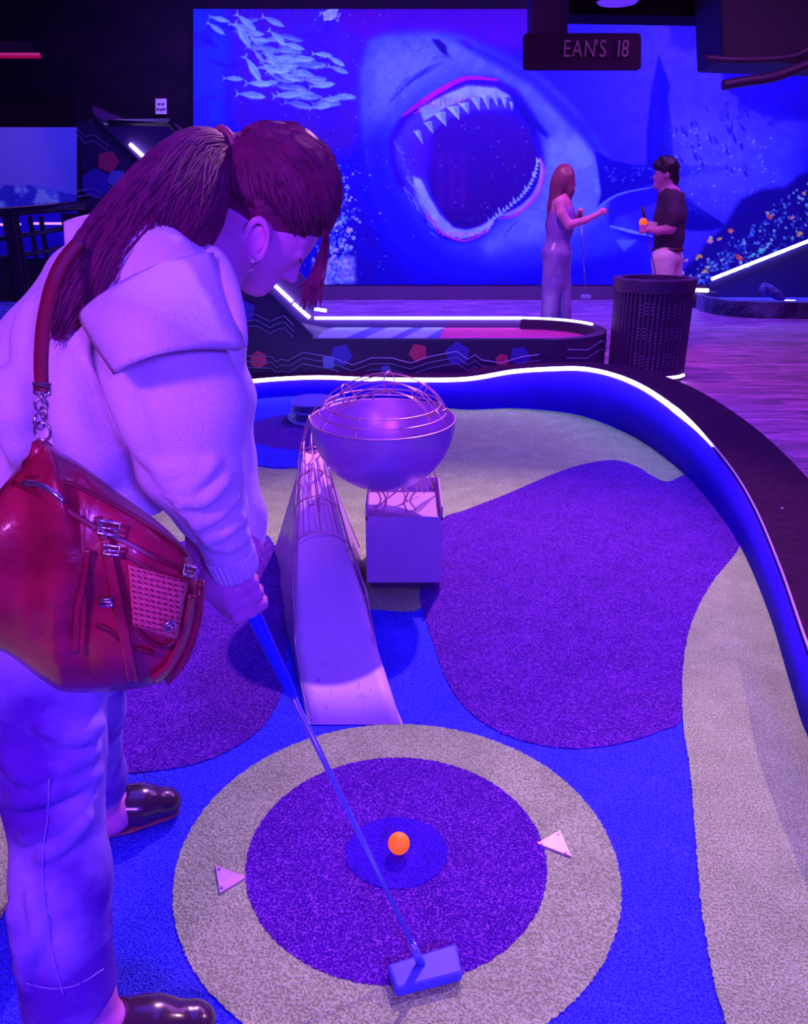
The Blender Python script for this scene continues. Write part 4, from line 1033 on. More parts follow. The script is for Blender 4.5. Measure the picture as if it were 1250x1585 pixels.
# arms
sh_n, el_n, wr_n = P(262,540,1.03), P(300,715,.99), P(362,862,1.06)
sh_f, el_f, wr_f = P(300,500,1.25), P(350,690,1.24), P(378,850,1.17)
body.chain([ck[0], sh_n, el_n, wr_n], [.07,.05,.040,.026], .02)
body.chain([ck[0], sh_f, el_f, wr_f], [.07,.05,.038,.026], .02)
# hands: right one lower, left one above it on the grip
tocam = Vector((0,-1,.2))
h1 = hand+gax*.004; h2 = hand+gax*.072
for c_, wr, nd, rv in ((h1, wr_n, (-.75,-.55,0), 1), (h2, wr_f, (-.6,.7,0), -1)):
    n_ = Vector(nd); n_ = (n_-gax*n_.dot(gax)).normalized(); s_ = gax.cross(n_)*rv
    pc = c_+n_*.031+gax*.006
    body.ell(pc, (.016,.038,.042), [list(n_), list(s_), list(gax)], .008)
    body.cone(wr, pc+gax*.02, .026, .024, .02)
    body.cone(pc+gax*.025, c_+n_*.028-s_*.03+gax*.0, .015,.012,.008)
    for i in range(4):
        h = (1.5-i)*.0185-.002; rf = (.0088,.0092,.0088,.0078)[i]
        pts = [c_+gax*h+n_*.034+s_*.026, c_+gax*(h-.002)+n_*.012+s_*.033, c_+gax*(h-.004)-n_*.012+s_*.026, c_+gax*(h-.004)-n_*.022+s_*.006, c_+gax*(h-.002)-n_*.014-s_*.012]
        body.chain([V3(q) for q in pts], [rf*1.1, rf*1.08, rf, rf*.95, rf*.8], .003)
    th = [c_+n_*.024-s_*.028+gax*.012, c_+n_*.002-s_*.032-gax*.008, c_-n_*.014-s_*.022-gax*.030]
    body.chain([V3(q) for q in th], [.012,.0105,.0085], .004)
body.build('body', skin, gl_o)
# eyes stay closed / cast down: lashes only
for sgn in (1,-1): mb = MB(); mb.tube([H(.089,-.026,.018*sgn), H(.092,-.030,.028*sgn), H(.086,-.027,.040*sgn)], .0016, 5); mb.build('eyelashes', mat('lash', (.03,.01,.03), .6), gl_o)

# ---------------- sweater
knit = mat('sweater_fleece', (.82,.66,.86), .95, noise=(160,.5,(.72,.56,.76)), bump=(420,.5,.004), spec=.1)
sw = Vol((-.80,.80,.80), (-.10,1.50,1.42), .0045)
up_c = [P(215,485,1.13), P(165,610,1.12), P(120,740,1.12)]
sw.chain(up_c, [.118,.140,.145], .03, flat=((0,1,0), .85))
sw.cone(P(142,432,1.16), P(175,470,1.14), .045, .09, .03); sw.cone(P(130,450,1.14), P(78,590,1.13), .052, .092, .03)
sw.cone(P(240,450,1.10), P(290,440,1.17), .085, .055, .03)
sw.cone(P(262,480,1.25), P(310,520,1.24), .075, .07, .04)
sw.cut(P(100,775,1.1), (-.05,0,-1))
fold = (.0035, 5, (0,0,0))
sl_n = [P(262,545,1.03), P(284,630,1.0), P(296,720,.995), P(330,790,1.03), P(352,848,1.055), P(362,876,1.062)]
sw.chain(sl_n[:3], [.070,.074,.066], .02)
sw.chain(sl_n[2:], [.066,.046,.034,.029], .012)
sl_f = [P(300,510,1.25), P(338,620,1.25), P(345,710,1.24), P(368,800,1.20), P(378,852,1.175)]
sw.chain(sl_f, [.06,.056,.05,.042,.032], .015)
# rolled folds along the forearm and elbow
for (a_, b_, c_, r_) in [((262,762),(310,772),(352,742),.011),((276,786),(322,800),(366,768),.010),((300,812),(338,824),(376,800),.010),((318,836),(350,846),(384,828),.009),((250,735),(290,748),(335,712),.012),((225,700),(262,725),(300,725),.010)]:
    cc = catmull([(*a_,0), (*b_,0), (*c_,0)], 6); q = [sw.hit(v.x, v.y, off=-.002) for v in cc]; sw.chain([V3(x) for x in q], [r_*.75*(.35+.65*math.sin(math.pi*i/(len(q)-1))) for i in range(len(q))], .012)
# long folds down the back
for pts, r_ in [([(60,470),(50,540),(70,640)],.014),([(110,560),(120,640),(175,700)],.012),([(160,520),(190,600),(230,690)],.014),([(30,600),(60,680),(120,720)],.013),([(100,640),(130,690),(170,735)],.011),([(0,560),(20,640),(40,720)],.014)]:
    cc = catmull([(*a_,0) for a_ in pts], 6); q = [sw.hit(v.x, v.y, off=-.004) for v in cc]; sw.chain([V3(x) for x in q], [r_*.8*(.3+.7*math.sin(math.pi*i/(len(q)-1))) for i in range(len(q))], .03)
sw.wrinkle(.0022, 34, 3)
sw_o = sw.build('sweater', knit, gl_o)
# ribbed cuff
cd = (sl_n[5]-sl_n[4]).normalized(); cx_ = cd.orthogonal().normalized(); cy_ = cd.cross(cx_)
mb = MB(); rows = []
for j in range(7):
    c_ = sl_n[4]+cd*(.008+j*.0065); rr_ = .0345-.0006*j+(.0 if j < 6 else -.006)
    rows.append([c_+(cx_*math.cos(a)+cy_*math.sin(a))*(rr_+.0016*math.cos(a*26)) for a in np.linspace(0, 2*math.pi, 157)])
mb.grid(rows); mb.build('cuff', knit, sw_o, smooth=True, solid=.003)
# wide collar flap over the near shoulder, and its peak at the back
def sheet(name, cr, bulge, thick, parent, m, n=16, wave=0):
    """cr = four corners (px,py,D): a b / d c"""
    a, b_, c_, d_ = [P(*q) for q in cr]; rows = []
    for i in range(n+1):
        v = i/n; row = []
        for j in range(n+1):
            u = j/n; q = (a.lerp(b_, u)).lerp(d_.lerp(c_, u), v)
            q = q+Vector((0,-1,.35))*bulge*math.sin(math.pi*min(1,max(0,u)))**.7*(math.sin(math.pi*(.15+.6*v)))
            q = q+Vector((0,-1,0))*wave*math.sin(u*9+v*4)
            row.append(q)
        rows.append(row)
    return MB().grid(rows).build(name, m, parent, smooth=True, solid=thick)
sheet('collar_flap', [(128,492,.985),(326,396,1.09),(374,540,1.00),(184,578,.900)], .075, .013, sw_o, knit, 20, .0015)
sheet('collar_flap', [(101,348,1.10),(172,330,1.14),(165,420,1.10),(112,440,1.05)], .01, .012, sw_o, knit, 12)
MB().tube(catmull([P(300,388,1.20), P(328,400,1.14), P(345,440,1.08), P(362,500,1.03), P(373,540,1.02)], 6), [.008+.012*math.sin(math.pi*i/24) for i in range(25)], 12).build('collar_roll', knit, sw_o, smooth=True)

# ---------------- jeans
denim = mat('denim', (.42,.30,.80), .9, noise=(6,.22,(.13,.03,.42)), bump=(600,.25,.002), spec=.1)
jn = Vol((-.90,.82,.03), (-.30,1.56,1.02), .0045)
jn.cone(P(60,840,1.13), P(60,960,1.13), .13, .14, .03)
jn.chain([P(55,950,1.07), P(78,1160,1.05), P(93,1350,.98), P(108,1545,.93)], [.115,.081,.070,.072], .03)
jn.chain([P(100,950,1.22), P(133,1100,1.33), P(147,1200,1.40), P(152,1250,1.43)], [.10,.066,.058,.055], .03)
for pts, r_ in [([(8,1170),(60,1200),(150,1160)],.006),([(25,1238),(80,1225),(155,1195)],.005),([(30,1300),(90,1275),(140,1235)],.005),([(60,1120),(110,1135),(156,1120)],.006),([(60,1330),(100,1300),(138,1262)],.004),([(30,1500),(60,1440),(50,1380)],.005),([(20,1400),(35,1460),(48,1530)],.005)]:
    cc = catmull([(a_[0], a_[1], 0) for a_ in pts], 7); q = [jn.hit(a_.x, a_.y, off=-.001) for a_ in cc]
    jn.chain([V3(x) for x in q], [r_*(.25+.75*math.sin(math.pi*i/(len(q)-1))) for i in range(len(q))], .022)
jn.wrinkle(.0026, 26, 8)
hp_ = P(106,1543,.93)
sl_, X_ = jn._win((-1,.80,0), (-.30,1.18,.3))
jn.f[sl_] = np.maximum(jn.f[sl_], (X_ - V3(hp_)) @ V3(Vector((.10,.0,-1)).normalized()))
hf_ = P(160,1238,1.42)
sl_, X_ = jn._win((-1,1.2,0), (-.30,1.56,.3))
jn.f[sl_] = np.maximum(jn.f[sl_], (X_ - V3(hf_)) @ V3(Vector((.35,0,-1)).normalized()))
jn_o = jn.build('jeans', denim, gl_o)
stitch = mat('stitch', (.40,.25,.75), .8)
mb = MB(); mb.tube([jn.hit(q.x, q.y, off=.002) for q in catmull([(76,1205,0), (74,1260,0), (66,1330,0), (70,1400,0), (82,1480,0), (98,1540,0)], 10)], .0011, 5); mb.build('side_seam', stitch, jn_o, smooth=True)
hem = []
for q in catmull([(42,1522,0),(80,1530,0),(120,1524,0),(160,1500,0)], 8): hem.append(jn.hit(q.x, q.y, off=.0022))
MB().tube(hem, .0013, 5).build('hem_seam', stitch, jn_o, smooth=True)

# ---------------- clogs
leather = mat('clog_leather', (.055,.022,.05), .22, coat=.6)
sole_m = mat('clog_sole', (.25,.06,.08), .5)
def clog(h_, t_, nm):
    ax = (t_-h_); ax.z = 0; L = ax.length; ax.normalize(); sd = Vector((-ax.y, ax.x, 0)); o = Vector((h_.x, h_.y, 0))-ax*.035
    L += .055
    v = Vol((min(h_.x,t_.x)-.12, min(h_.y,t_.y)-.12, -.005), (max(h_.x,t_.x)+.12, max(h_.y,t_.y)+.12, .14), .0035)
    def Q(a, s_, z): return o+ax*a*L+sd*s_+Vector((0,0,z))
    v.chain([V3(Q(.40,0,.070)), V3(Q(.62,0,.055)), V3(Q(.86,.004,.040))], [.044,.044,.034], .03, flat=((0,0,1), .86))
    v.ell(Q(.90,.004,.036), (.034,.034,.024), [list(ax), list(sd), [0,0,1]], .02)
    v.chain([V3(Q(.10,0,.042)), V3(Q(.40,0,.036))], [.032,.036], .02, flat=((0,0,1), .5))
    # hollow throat for the foot
    v.chain([V3(Q(-.02,0,.095)), V3(Q(.34,0,.098))], [.046,.036], .008, sub=True)
    s_ = v.build(nm, leather, gl_o)
    q = Vol((min(h_.x,t_.x)-.12, min(h_.y,t_.y)-.12, -.01), (max(h_.x,t_.x)+.12, max(h_.y,t_.y)+.12, .08), .0035)
    q.chain([V3(Q(.12,0,.020)), V3(Q(.5,0,.017)), V3(Q(.88,.004,.015))], [.037,.038,.036], .01, flat=((0,0,1), .22))
    q.cone(Q(.12,0,.008), Q(.12,0,.03), .033, .033, .008, flat=((0,0,1), .6))
    q.cut((0,0,.003), (0,0,-1)); q.build('sole', sole_m, s_)
clog(heel_n, toe_n, 'shoe'); clog(heel_f, toe_f, 'shoe')

# ---------------- hair
hair_m = mat('hair', (.21,.014,.09), .6, noise=(45,.5,(.10,.004,.05)), spec=.25)
tie = P(345,226,1.32)
hv = Vol((-.62,.98,1.02), (-.06,1.52,1.50), .0045)
HC = H(-.008,.010); RAD = (.096,.083,.103)
hv.ell(HC, RAD, M_, .01)
hv.ell(H(-.035,-.025), (.052,.062,.062), M_, .01)
hv.ell(H(.096,-.078), (.080,.14,.078), M_, .012, sub=True)     # opens the face
hv.ell(H(.018,-.125), (.046,.14,.066), M_, .012, sub=True)     # opens ear and nape
hv.chain([V3(H(-.07,.0)), V3(tie)], [.034,.016], .02)
def curve(px, n=8): return catmull([tie]+[P(*q) for q in px], n)
BUN = [(curve([(298,232,1.27),(238,296,1.19),(178,380,1.11),(128,450,1.06),(92,520,1.03)]), [.016,.026,.036,.042,.036,.014]),
       (curve([(308,240,1.26),(262,305,1.17),(222,370,1.10),(180,430,1.05),(150,492,1.03)]), [.016,.028,.038,.042,.034,.012]),
       (curve([(322,248,1.27),(298,310,1.19),(272,360,1.13),(240,405,1.09),(212,448,1.07)]), [.016,.026,.036,.036,.028,.010]),
       (curve([(330,252,1.29),(322,300,1.24),(312,340,1.20),(296,378,1.16),(270,420,1.12)]), [.014,.022,.028,.028,.022,.008])]
for cv, rr_ in BUN:
    pts = [cv[i*8] for i in range(6)]
    hv.chain([V3(q) for q in pts], [r_*k_ for r_, k_ in zip(rr_, (.6,.62,.74,.78,.78,.78))], .02)
hv.wrinkle(.002, 60, 12)
hr_o = hv.build('hair', hair_m, gl_o)
rs = random.Random(11)
def strand(cv, rr_, a, q, t1, wob, ph_):
    out = []; n = len(cv)-1; m_ = max(6, int(n*t1/2.2))
    for k in range(m_+1):
        t_ = k/m_*t1; f = min(t_, .999)*n; i = int(f); c = cv[i].lerp(cv[i+1], f-i)
        if t_ > .999: c = c+(cv[-1]-cv[-2])*(t_-1)*n
        T = (cv[min(i+1,n)]-cv[max(i-1,0)]).normalized()
        e1 = T.cross(Vector((0,1,0))).normalized(); e2 = e1.cross(T)
        g = min(t_, .999)*5; j = int(g); r_ = rr_[j]+(rr_[j+1]-rr_[j])*(g-j)
        r_ = r_+max(0, t_-.8)*.03
        aa = a+wob*math.sin(3.0*t_+ph_)
        out.append(c+(e1*math.cos(aa)+e2*math.sin(aa))*r_*q)
    return out
for (cv, rr_), nb_ in zip(BUN, (800,860,640,480)):
    mb = MB()
    for i in range(nb_):
        p_ = strand(cv, rr_, rs.uniform(0, 6.28), rs.uniform(.78,1.10), rs.uniform(.72,1.10), rs.uniform(.1,.8), rs.uniform(0,6.28)); L = len(p_); r0 = rs.uniform(.0010,.0023)
        mb.tube(p_, [r0*(1-.75*(k/(L-1))**2) for k in range(L)], 4)
    mb.build('ponytail_strands', hair_m, hr_o, smooth=True)
mb = MB()
for i in range(1500):                              # combed strands over the skull
    lon = rs.uniform(-2.9,2.9); al = abs(lon)
    u0 = (.010 if al < .7 else -.022 if al < 1.6 else -.05)+rs.uniform(0,.05)
    cz = max(-.9, min(.95, u0/RAD[2])); sz = math.sqrt(1-cz*cz)
    start = HC+fwd*RAD[0]*sz*math.cos(lon)+rt_*RAD[1]*sz*math.sin(lon)+upv*RAD[2]*cz
    pts = []; lift = rs.uniform(1.0,1.045)
    for k in range(10):
        t_ = k/9; q = start.lerp(tie, t_)+upv*.02*math.sin(math.pi*t_)-HC
        e = math.sqrt((q.dot(fwd)/RAD[0])**2+(q.dot(rt_)/RAD[1])**2+(q.dot(upv)/RAD[2])**2)
        s_ = 1+(lift/e-1)*(1 if t_ < .75 else (1-t_)/.25)
        pts.append(HC+q*s_)
    mb.tube(pts, rs.uniform(.0008,.0019), 4)
mb.build('combed_strands', hair_m, hr_o, smooth=True)
mb = MB()
for i in range(70):                               # loose lock falling before the forehead
    a = rs.uniform(-1,1); 
    pts = [H(.066,.070,.01*a), P(504+rs.uniform(-4,5),322+rs.uniform(-8,8),Dh-.01), P(504+6*a,372,Dh-.02+.01*a), P(492+12*a,425,Dh-.02), P(480+18*a,466+rs.uniform(-30,14),Dh-.015)]
    mb.tube(catmull(pts, 4), [rs.uniform(.0006,.0013)]*17, 4)
mb.build('loose_lock', hair_m, hr_o, smooth=True)
ta = (P(330,226,1.31)-P(362,228,1.34)).normalized(); tb = ta.orthogonal().normalized(); tc = ta.cross(tb)
MB().tube([tie+ta*.002+(tb*math.cos(a)+tc*math.sin(a))*.023 for a in np.linspace(0, 2*math.pi, 24, endpoint=False)], .006, 8, True).build('hair_tie', mat('hair_tie', (.35,.06,.12), .6), hr_o, smooth=True)
er = H(.041,-.092,.094)
silver = mat('silver', (.9,.8,.9), .2, metal=.9)
MB().tube([er+Vector((.006*math.cos(a), 0, .006*math.sin(a))) for a in np.linspace(0, 2*math.pi, 14, endpoint=False)], .0013, 5, True).build('earring', silver, gl_o)
mb = MB(); mb.tube([H(.037,-.080,.095)+Vector((.004*math.cos(a), 0, .004*math.sin(a))) for a in np.linspace(0, 2*math.pi, 12, endpoint=False)], .001, 5, True)
mb.build('earring', silver, gl_o)

# ---------------- putter
pt = empty('putter', tuple(ph), 'long putter with blue grip and blue head held by the golfer over the bullseye', 'putter')
MB().tube([ph+gax*.02, hand-gax*.10], [.0042,.0052], 12).build('shaft', mat('shaft_blue', (.25,.30,.85), .25, metal=.5), pt, smooth=True)
MB().tube([hand-gax*.20, hand-gax*.19, hand-gax*.02, gtop-gax*.004, gtop], [.006,.0085,.013,.0145,.011], 16).build('grip', mat('grip_blue', (.02,.03,.75), .45), pt, smooth=True)
c4 = [G(598,1492,.028), G(706,1458,.028), G(716,1506,.028), G(612,1532,.028)]
MB().prism([c4[0], c4[1], c4[2], c4[3]], (0,0,-.022)).build('putter_head', mat('head_blue', (.07,.08,.62), .5), pt, bevel=.006)
MB().tube([ph+gax*.0+Vector((0,0,-.005)), ph+gax*.05], [.0085,.006], 10).build('hosel', MATS['shaft_blue'], pt, smooth=True)

# ---------------- handbag
hb = empty('handbag', tuple(P(140,1060,.85)), 'large red leather shoulder bag with buckles hanging at the golfer\'s hip', 'bag')
bag_m = mat('bag_leather', (.50,.02,.07), .34, noise=(14,.35,(.24,.006,.035)), bump=(38,.5,.006), coat=.3)
bag_d = mat('bag_dark', (.22,.008,.03), .4)
metal = mat('bag_metal', (.75,.6,.7), .25, metal=.9)
out = [(66,684),(95,700),(130,722),(190,768),(250,812),(290,855),(308,905),(306,955),(286,1020),(256,1052),(210,1066),(110,1072),(70,1056),(20,1018),(-30,985),(-60,900),(-45,820),(-10,770),(30,722)]
def bagface(outline, D0, thick, n=46, sag=1.0):
    """puffed leather form: a closed pillow between two faces, thickness from the distance to the outline"""
    c = catmull([(a, b_, 0) for a, b_ in outline], 5, True); c = [(q.x, q.y) for q in c]
    cx = sum(q[0] for q in c)/len(c); cy = sum(q[1] for q in c)/len(c)
    return c, cx, cy
bc_, bx_, by_ = bagface(out, .86, .08)
def bag_D(fr, a, side):                            # fr: 0 centre .. 1 edge
    return (.86 if side else .86)+(-1 if side else .6)*.075*math.sqrt(max(0,1-fr**2.6))
front = []; back = []; NR = 22
for i in range(NR+1):
    fr = i/NR; rowf = []; rowb = []
    for k, (x, y) in enumerate(bc_+bc_[:1]):
        px = bx_+(x-bx_)*fr; py = by_+(y-by_)*fr
        rip = .010*math.sin(px*.055+.6*math.sin(py*.02))*math.sin(math.pi*fr)**.5*(1 if px < 130 else .35) + .004*math.sin(py*.045+px*.02)*(1-fr)
        rowf.append(P(px, py, bag_D(fr, 0, 1)+rip)); rowb.append(P(px, py, bag_D(fr, 0, 0)))
    front.append(rowf); back.append(rowb)
mb = MB(); mb.grid(front); mb.grid([r_[::-1] for r_ in back]); mb.build('bag_body', bag_m, hb, smooth=True)
def bagpt(px, py, off=0.0):
    best = 1.0
    a = math.atan2(py-by_, px-bx_)
    rmax = None
    for (x0_, y0_), (x1_, y1_) in zip(bc_, bc_[1:]+bc_[:1]):
        dx, dy = math.cos(a), math.sin(a); ex, ey = x1_-x0_, y1_-y0_; den = dx*ey-dy*ex
        if abs(den) < 1e-9: continue
        t_ = ((x0_-bx_)*ey-(y0_-by_)*ex)/den; s_ = ((x0_-bx_)*dy-(y0_-by_)*dx)/den
        if t_ > 0 and -1e-6 <= s_ <= 1+1e-6: rmax = t_
    fr = min(1, math.hypot(px-bx_, py-by_)/(rmax or 1))
    return P(px, py, bag_D(fr, 0, 1)-off)
def band(name, pts, w0, m, off=.005, th=.004, parent=None):
    c = catmull([(a, b_, 0) for a, b_ in pts], 6); rows = []
    for i, q in enumerate(c):
        t_ = (c[min(i+1,len(c)-1)]-c[max(i-1,0)]).normalized(); row = []
        for k in range(5):
            s_ = (k/4-.5)*w0; row.append(bagpt(q.x-t_.y*s_, q.y+t_.x*s_, off))
        rows.append(row)
    return MB().grid(rows).build(name, m, parent or hb, smooth=True, solid=th)
band('flap_edge', [(22,748),(60,764),(110,794),(150,818),(200,842),(250,868),(296,884)], 9, bag_d, .004)
band('flap_seam', [(40,738),(90,742),(150,768),(210,800),(262,834),(292,860)], 4, bag_d, .003, .003)
band('front_strap', [(162,835),(172,880),(184,940),(196,1000),(206,1056)], 15, bag_m, .009, .005)
band('front_strap', [(136,850),(130,900),(120,950),(118,1010)], 9, bag_m, .007, .004)
band('pocket_trim', [(190,858),(240,885),(296,908),(288,960),(262,1000),(230,992),(202,960)], 6, bag_d, .004, .003)
band('pocket_trim', [(150,968),(172,978),(200,1000),(240,1012)], 6, bag_d, .004, .003)
band('bottom_strap', [(296,920),(284,980),(262,1030),(236,1052)], 10, bag_m, .006, .006)
band('bottom_strap', [(312,900),(308,960),(288,1020),(258,1056)], 8, bag_m, .004, .006)
rows = []
for i in range(13):
    v = i/12; row = []
    for j in range(13):
        u = j/12; a_ = (198+u*92, 874+u*26); b2 = (206+u*68, 968+u*22); row.append(bagpt(a_[0]+(b2[0]-a_[0])*v, a_[1]+(b2[1]-a_[1])*v, .006))
    rows.append(row)
pk = MB().grid(rows).build('woven_pocket', mat('bag_woven', (.80,.12,.17), .45, bump=(150,1.0,.003)), hb, smooth=True, solid=.003)
mb = MB()
for i in range(11):
    for j in range(9):
        x = 205+j*9.5+i*.6; y = 882+i*8.5+j*2.2
        if x > 284-i*.8: continue
        a_, b2 = bagpt(x-2.6, y-1.4, .009), bagpt(x+2.6, y+1.2, .009); mb.tube([a_, b2], .0008, 4)
mb.build('slits', bag_d, pk)
MB().tube(catmull([bagpt(38,748,.01), bagpt(60,750,.012), bagpt(85,764,.012), bagpt(98,776,.01)], 4), .0035, 6).build('zip', metal, hb, smooth=True)
def buckle(px, py, w_, h_, ang=0):
    mb = MB(); q = []
    for dx, dy in ((-w_,-h_),(w_,-h_),(w_,h_),(-w_,h_)):
        q.append(bagpt(px+dx*math.cos(ang)-dy*math.sin(ang), py+dx*math.sin(ang)+dy*math.cos(ang), .013))
    mb.tube(q, .0022, 6, True); mb.tube([q[0].lerp(q[3],.5), q[1].lerp(q[2],.5)], .0016, 5); return mb.build('buckle', metal, hb, smooth=True)
buckle(168,818,16,10,.15); buckle(173,852,12,7,.1); buckle(165,932,9,5,0); buckle(262,968,8,5,-.6); buckle(292,884,8,7,.3)
band('buckle_tab', [(152,800),(160,830),(168,858)], 12, bag_d, .008, .005)
MB().tube([P(66,690,.845), P(60,712,.85), P(48,724,.855)], .011, 10).build('strap_tab', bag_m, hb, smooth=True)
mb = MB()
for i, (x, y, r_) in enumerate([(66,668,.0085),(62,652,.0075),(68,640,.006),(64,627,.006),(67,616,.005)]):
    c_ = P(x, y, .845); a_ = i*1.2
    mb.tube([c_+Vector((r_*math.cos(t_)*math.cos(a_), r_*math.cos(t_)*math.sin(a_), r_*1.15*math.sin(t_))) for t_ in np.linspace(0, 2*math.pi, 16, endpoint=False)], .0018, 6, True)
mb.build('ring_chain', metal, hb, smooth=True)
mb = MB(); mb.tube([P(52,594,.845), P(78,596,.845), P(77,610,.845), P(66,614,.845), P(54,608,.845)], .0024, 6, True); mb.build('strap_buckle', metal, hb, smooth=True)
rows = []
for (x, y, D) in [(66,606,.85),(64,570,.87),(66,520,.905),(72,480,.93),(82,440,.955),(98,405,.99),(122,375,1.03)]:
    rows.append([P(x-11, y-2, D+.001), P(x, y, D), P(x+11, y+3, D+.001)])
sm = []
for j in range(3): sm.append(catmull([r_[j] for r_ in rows], 5))
MB().grid([[sm[j][i] for j in range(3)] for i in range(len(sm[0]))]).build('shoulder_strap', mat('bag_strap', (.22,.006,.035), .5), hb, smooth=True, solid=.004)

# ---------------- people at the back: blended bodies
def figure_parts(vol, specs, k):
    for pts, rs_ in specs: vol.chain([V3(P(*q)) for q in pts], rs_, k)
    return vol
# woman
DW = 7.75
fw = empty('person', (P(862,533,DW).x, DW, 0), 'young woman with long straight hair, bare shoulders and violet trousers by the shark mural', 'person')
s_ = 1/168.0
b_ = Vol((1.0,7.35,-.01), (2.2,8.1,1.72), .0075)
b_.ell(P(874,277,DW), (.078,.082,.105), None, .02)
b_.ell(P(880,284,DW), (.06,.06,.075), None, .02); b_.cone(P(889,284,DW), P(890,286,DW), .012,.012,.01)
b_.cone(P(872,292,DW), P(868,312,DW), .048,.052,.03)
b_.chain([V3(P(868,316,DW)), V3(P(868,340,DW)), V3(P(866,364,DW)), V3(P(862,395,DW))], [.10,.105,.088,.115], .04, flat=((0,1,0), 1.0))
b_.chain([V3(P(*q)) for q in ((866,314,DW-.12),(868,330,DW-.15),(880,348,DW-.17),(905,341,DW-.12),(926,331,DW-.08))], [.052,.042,.038,.030,.022], .02)
b_.chain([V3(P(*q)) for q in ((872,314,DW+.12),(880,345,DW+.16),(896,333,DW+.02))], [.05,.038,.026], .02)
b_.ell(P(931,328,DW-.07), (.042,.026,.022), None, .012); b_.ell(P(898,328,DW), (.030,.026,.036), None, .012)
for i in range(4):
    b_.chain([V3(P(930,326+i*1.6,DW-.09)), V3(P(937,325+i*1.8,DW-.08)), V3(P(937-i*.6,328+i*1.5,DW-.06))], [.010,.0095,.008], .005)
    b_.chain([V3(P(896,325+i*2.6,DW-.02)), V3(P(901,325+i*2.6,DW-.03)), V3(P(902,326+i*2.6,DW))], [.010,.0095,.008], .005)
b_.cone(P(929,324,DW-.08), P(936,322,DW-.06), .010,.008,.008)
b_.chain([V3(P(856,405,DW-.06)), V3(P(852,470,DW-.05)), V3(P(852,520,DW-.05)), V3(Vector((P(852,528,DW).x+.10, DW-.05, .03)))], [.085,.055,.035,.026], .03)
b_.chain([V3(P(868,405,DW+.06)), V3(P(870,470,DW+.07)), V3(P(870,518,DW+.07)), V3(Vector((P(870,526,DW).x+.10, DW+.07, .03)))], [.085,.055,.035,.026], .03)
b_.build('body', skin, fw)
t_ = Vol((1.0,7.4,.80), (2.0,8.05,1.5), .0075)
t_.chain([V3(P(869,332,DW)), V3(P(867,350,DW)), V3(P(863,372,DW))], [.120,.116,.108], .04); t_.cone(P(877,338,DW), P(878,341,DW), .068,.066,.03)
t_.cut(P(870,322,DW), (-.25,0,1)); t_.build('strapless_top', mat('top_violet', (.26,.10,.60), .6), fw)
q_ = Vol((.95,7.35,.02), (2.0,8.1,1.15), .0075)
q_.cone(P(864,368,DW), P(861,392,DW), .108,.132,.03)
q_.chain([V3(P(857,395,DW-.06)), V3(P(853,440,DW-.07)), V3(P(849,500,DW-.07)), V3(P(848,530,DW-.07))], [.10,.085,.08,.09], .03)
q_.chain([V3(P(866,395,DW+.06)), V3(P(869,440,DW+.06)), V3(P(872,500,DW+.06)), V3(P(873,528,DW+.06))], [.10,.08,.075,.085], .03)
q_.cone(P(862,395,DW), P(861,440,DW), .115,.05,.05); q_.cut((0,0,.045), (0,0,-1)); q_.wrinkle(.004, 22, 2); q_.build('wide_trousers', mat('trousers_satin', (.34,.18,.62), .35, noise=(6,.4,(.16,.08,.5))), fw)
hq = Vol((1.0,7.4,1.05), (2.0,8.05,1.74), .0075)
hq.ell(P(872,276,DW), (.100,.102,.122), None, .02)
hq.chain([V3(P(866,285,DW)), V3(P(859,320,DW+.02)), V3(P(852,350,DW+.03)), V3(P(851,374,DW+.03))], [.088,.068,.045,.018], .03)
hq.chain([V3(P(878,275,DW-.05)), V3(P(883,295,DW-.06)), V3(P(882,310,DW-.05))], [.055,.034,.012], .02)
hq.ell(P(896,288,DW+.02), (.05,.14,.075), None, .01, sub=True)
hq.build('long_hair', mat('hair_auburn', (.24,.045,.16), .45, noise=(60,.5,(.18,.03,.12))), fw)
pw = empty('putter', tuple(P(906,458,DW-.05)), 'thin upright putter in the back woman\'s hand', 'putter')
MB().tube([P(898,326,DW-.03), P(899,345,DW-.03)], .014, 8).build('grip', mat('grip_black', (.02,.01,.04), .5), pw, smooth=True)
MB().tube([P(899,345,DW-.03), P(906,456,DW-.03)], .006, 6).build('shaft', mat('shaft_dim', (.25,.2,.7), .3, metal=.5), pw, smooth=True)
hd = P(906,458,DW-.03); MB().box((hd.x-.045,hd.y-.03,hd.z-.025),(hd.x+.045,hd.y+.03,hd.z+.01)).build('putter_head', mat('head_dim', (.3,.25,.85), .4), pw, bevel=.005)
cd_ = MB().box((-.035,-.003,-.004),(.045,.003,.004)).build('pencil', mat('pencil_dark', (.08,.03,.12), .5)); cd_.location = P(941,327,DW-.08); props(cd_, 'small dark pencil held out in the back woman\'s right hand', 'pencil')
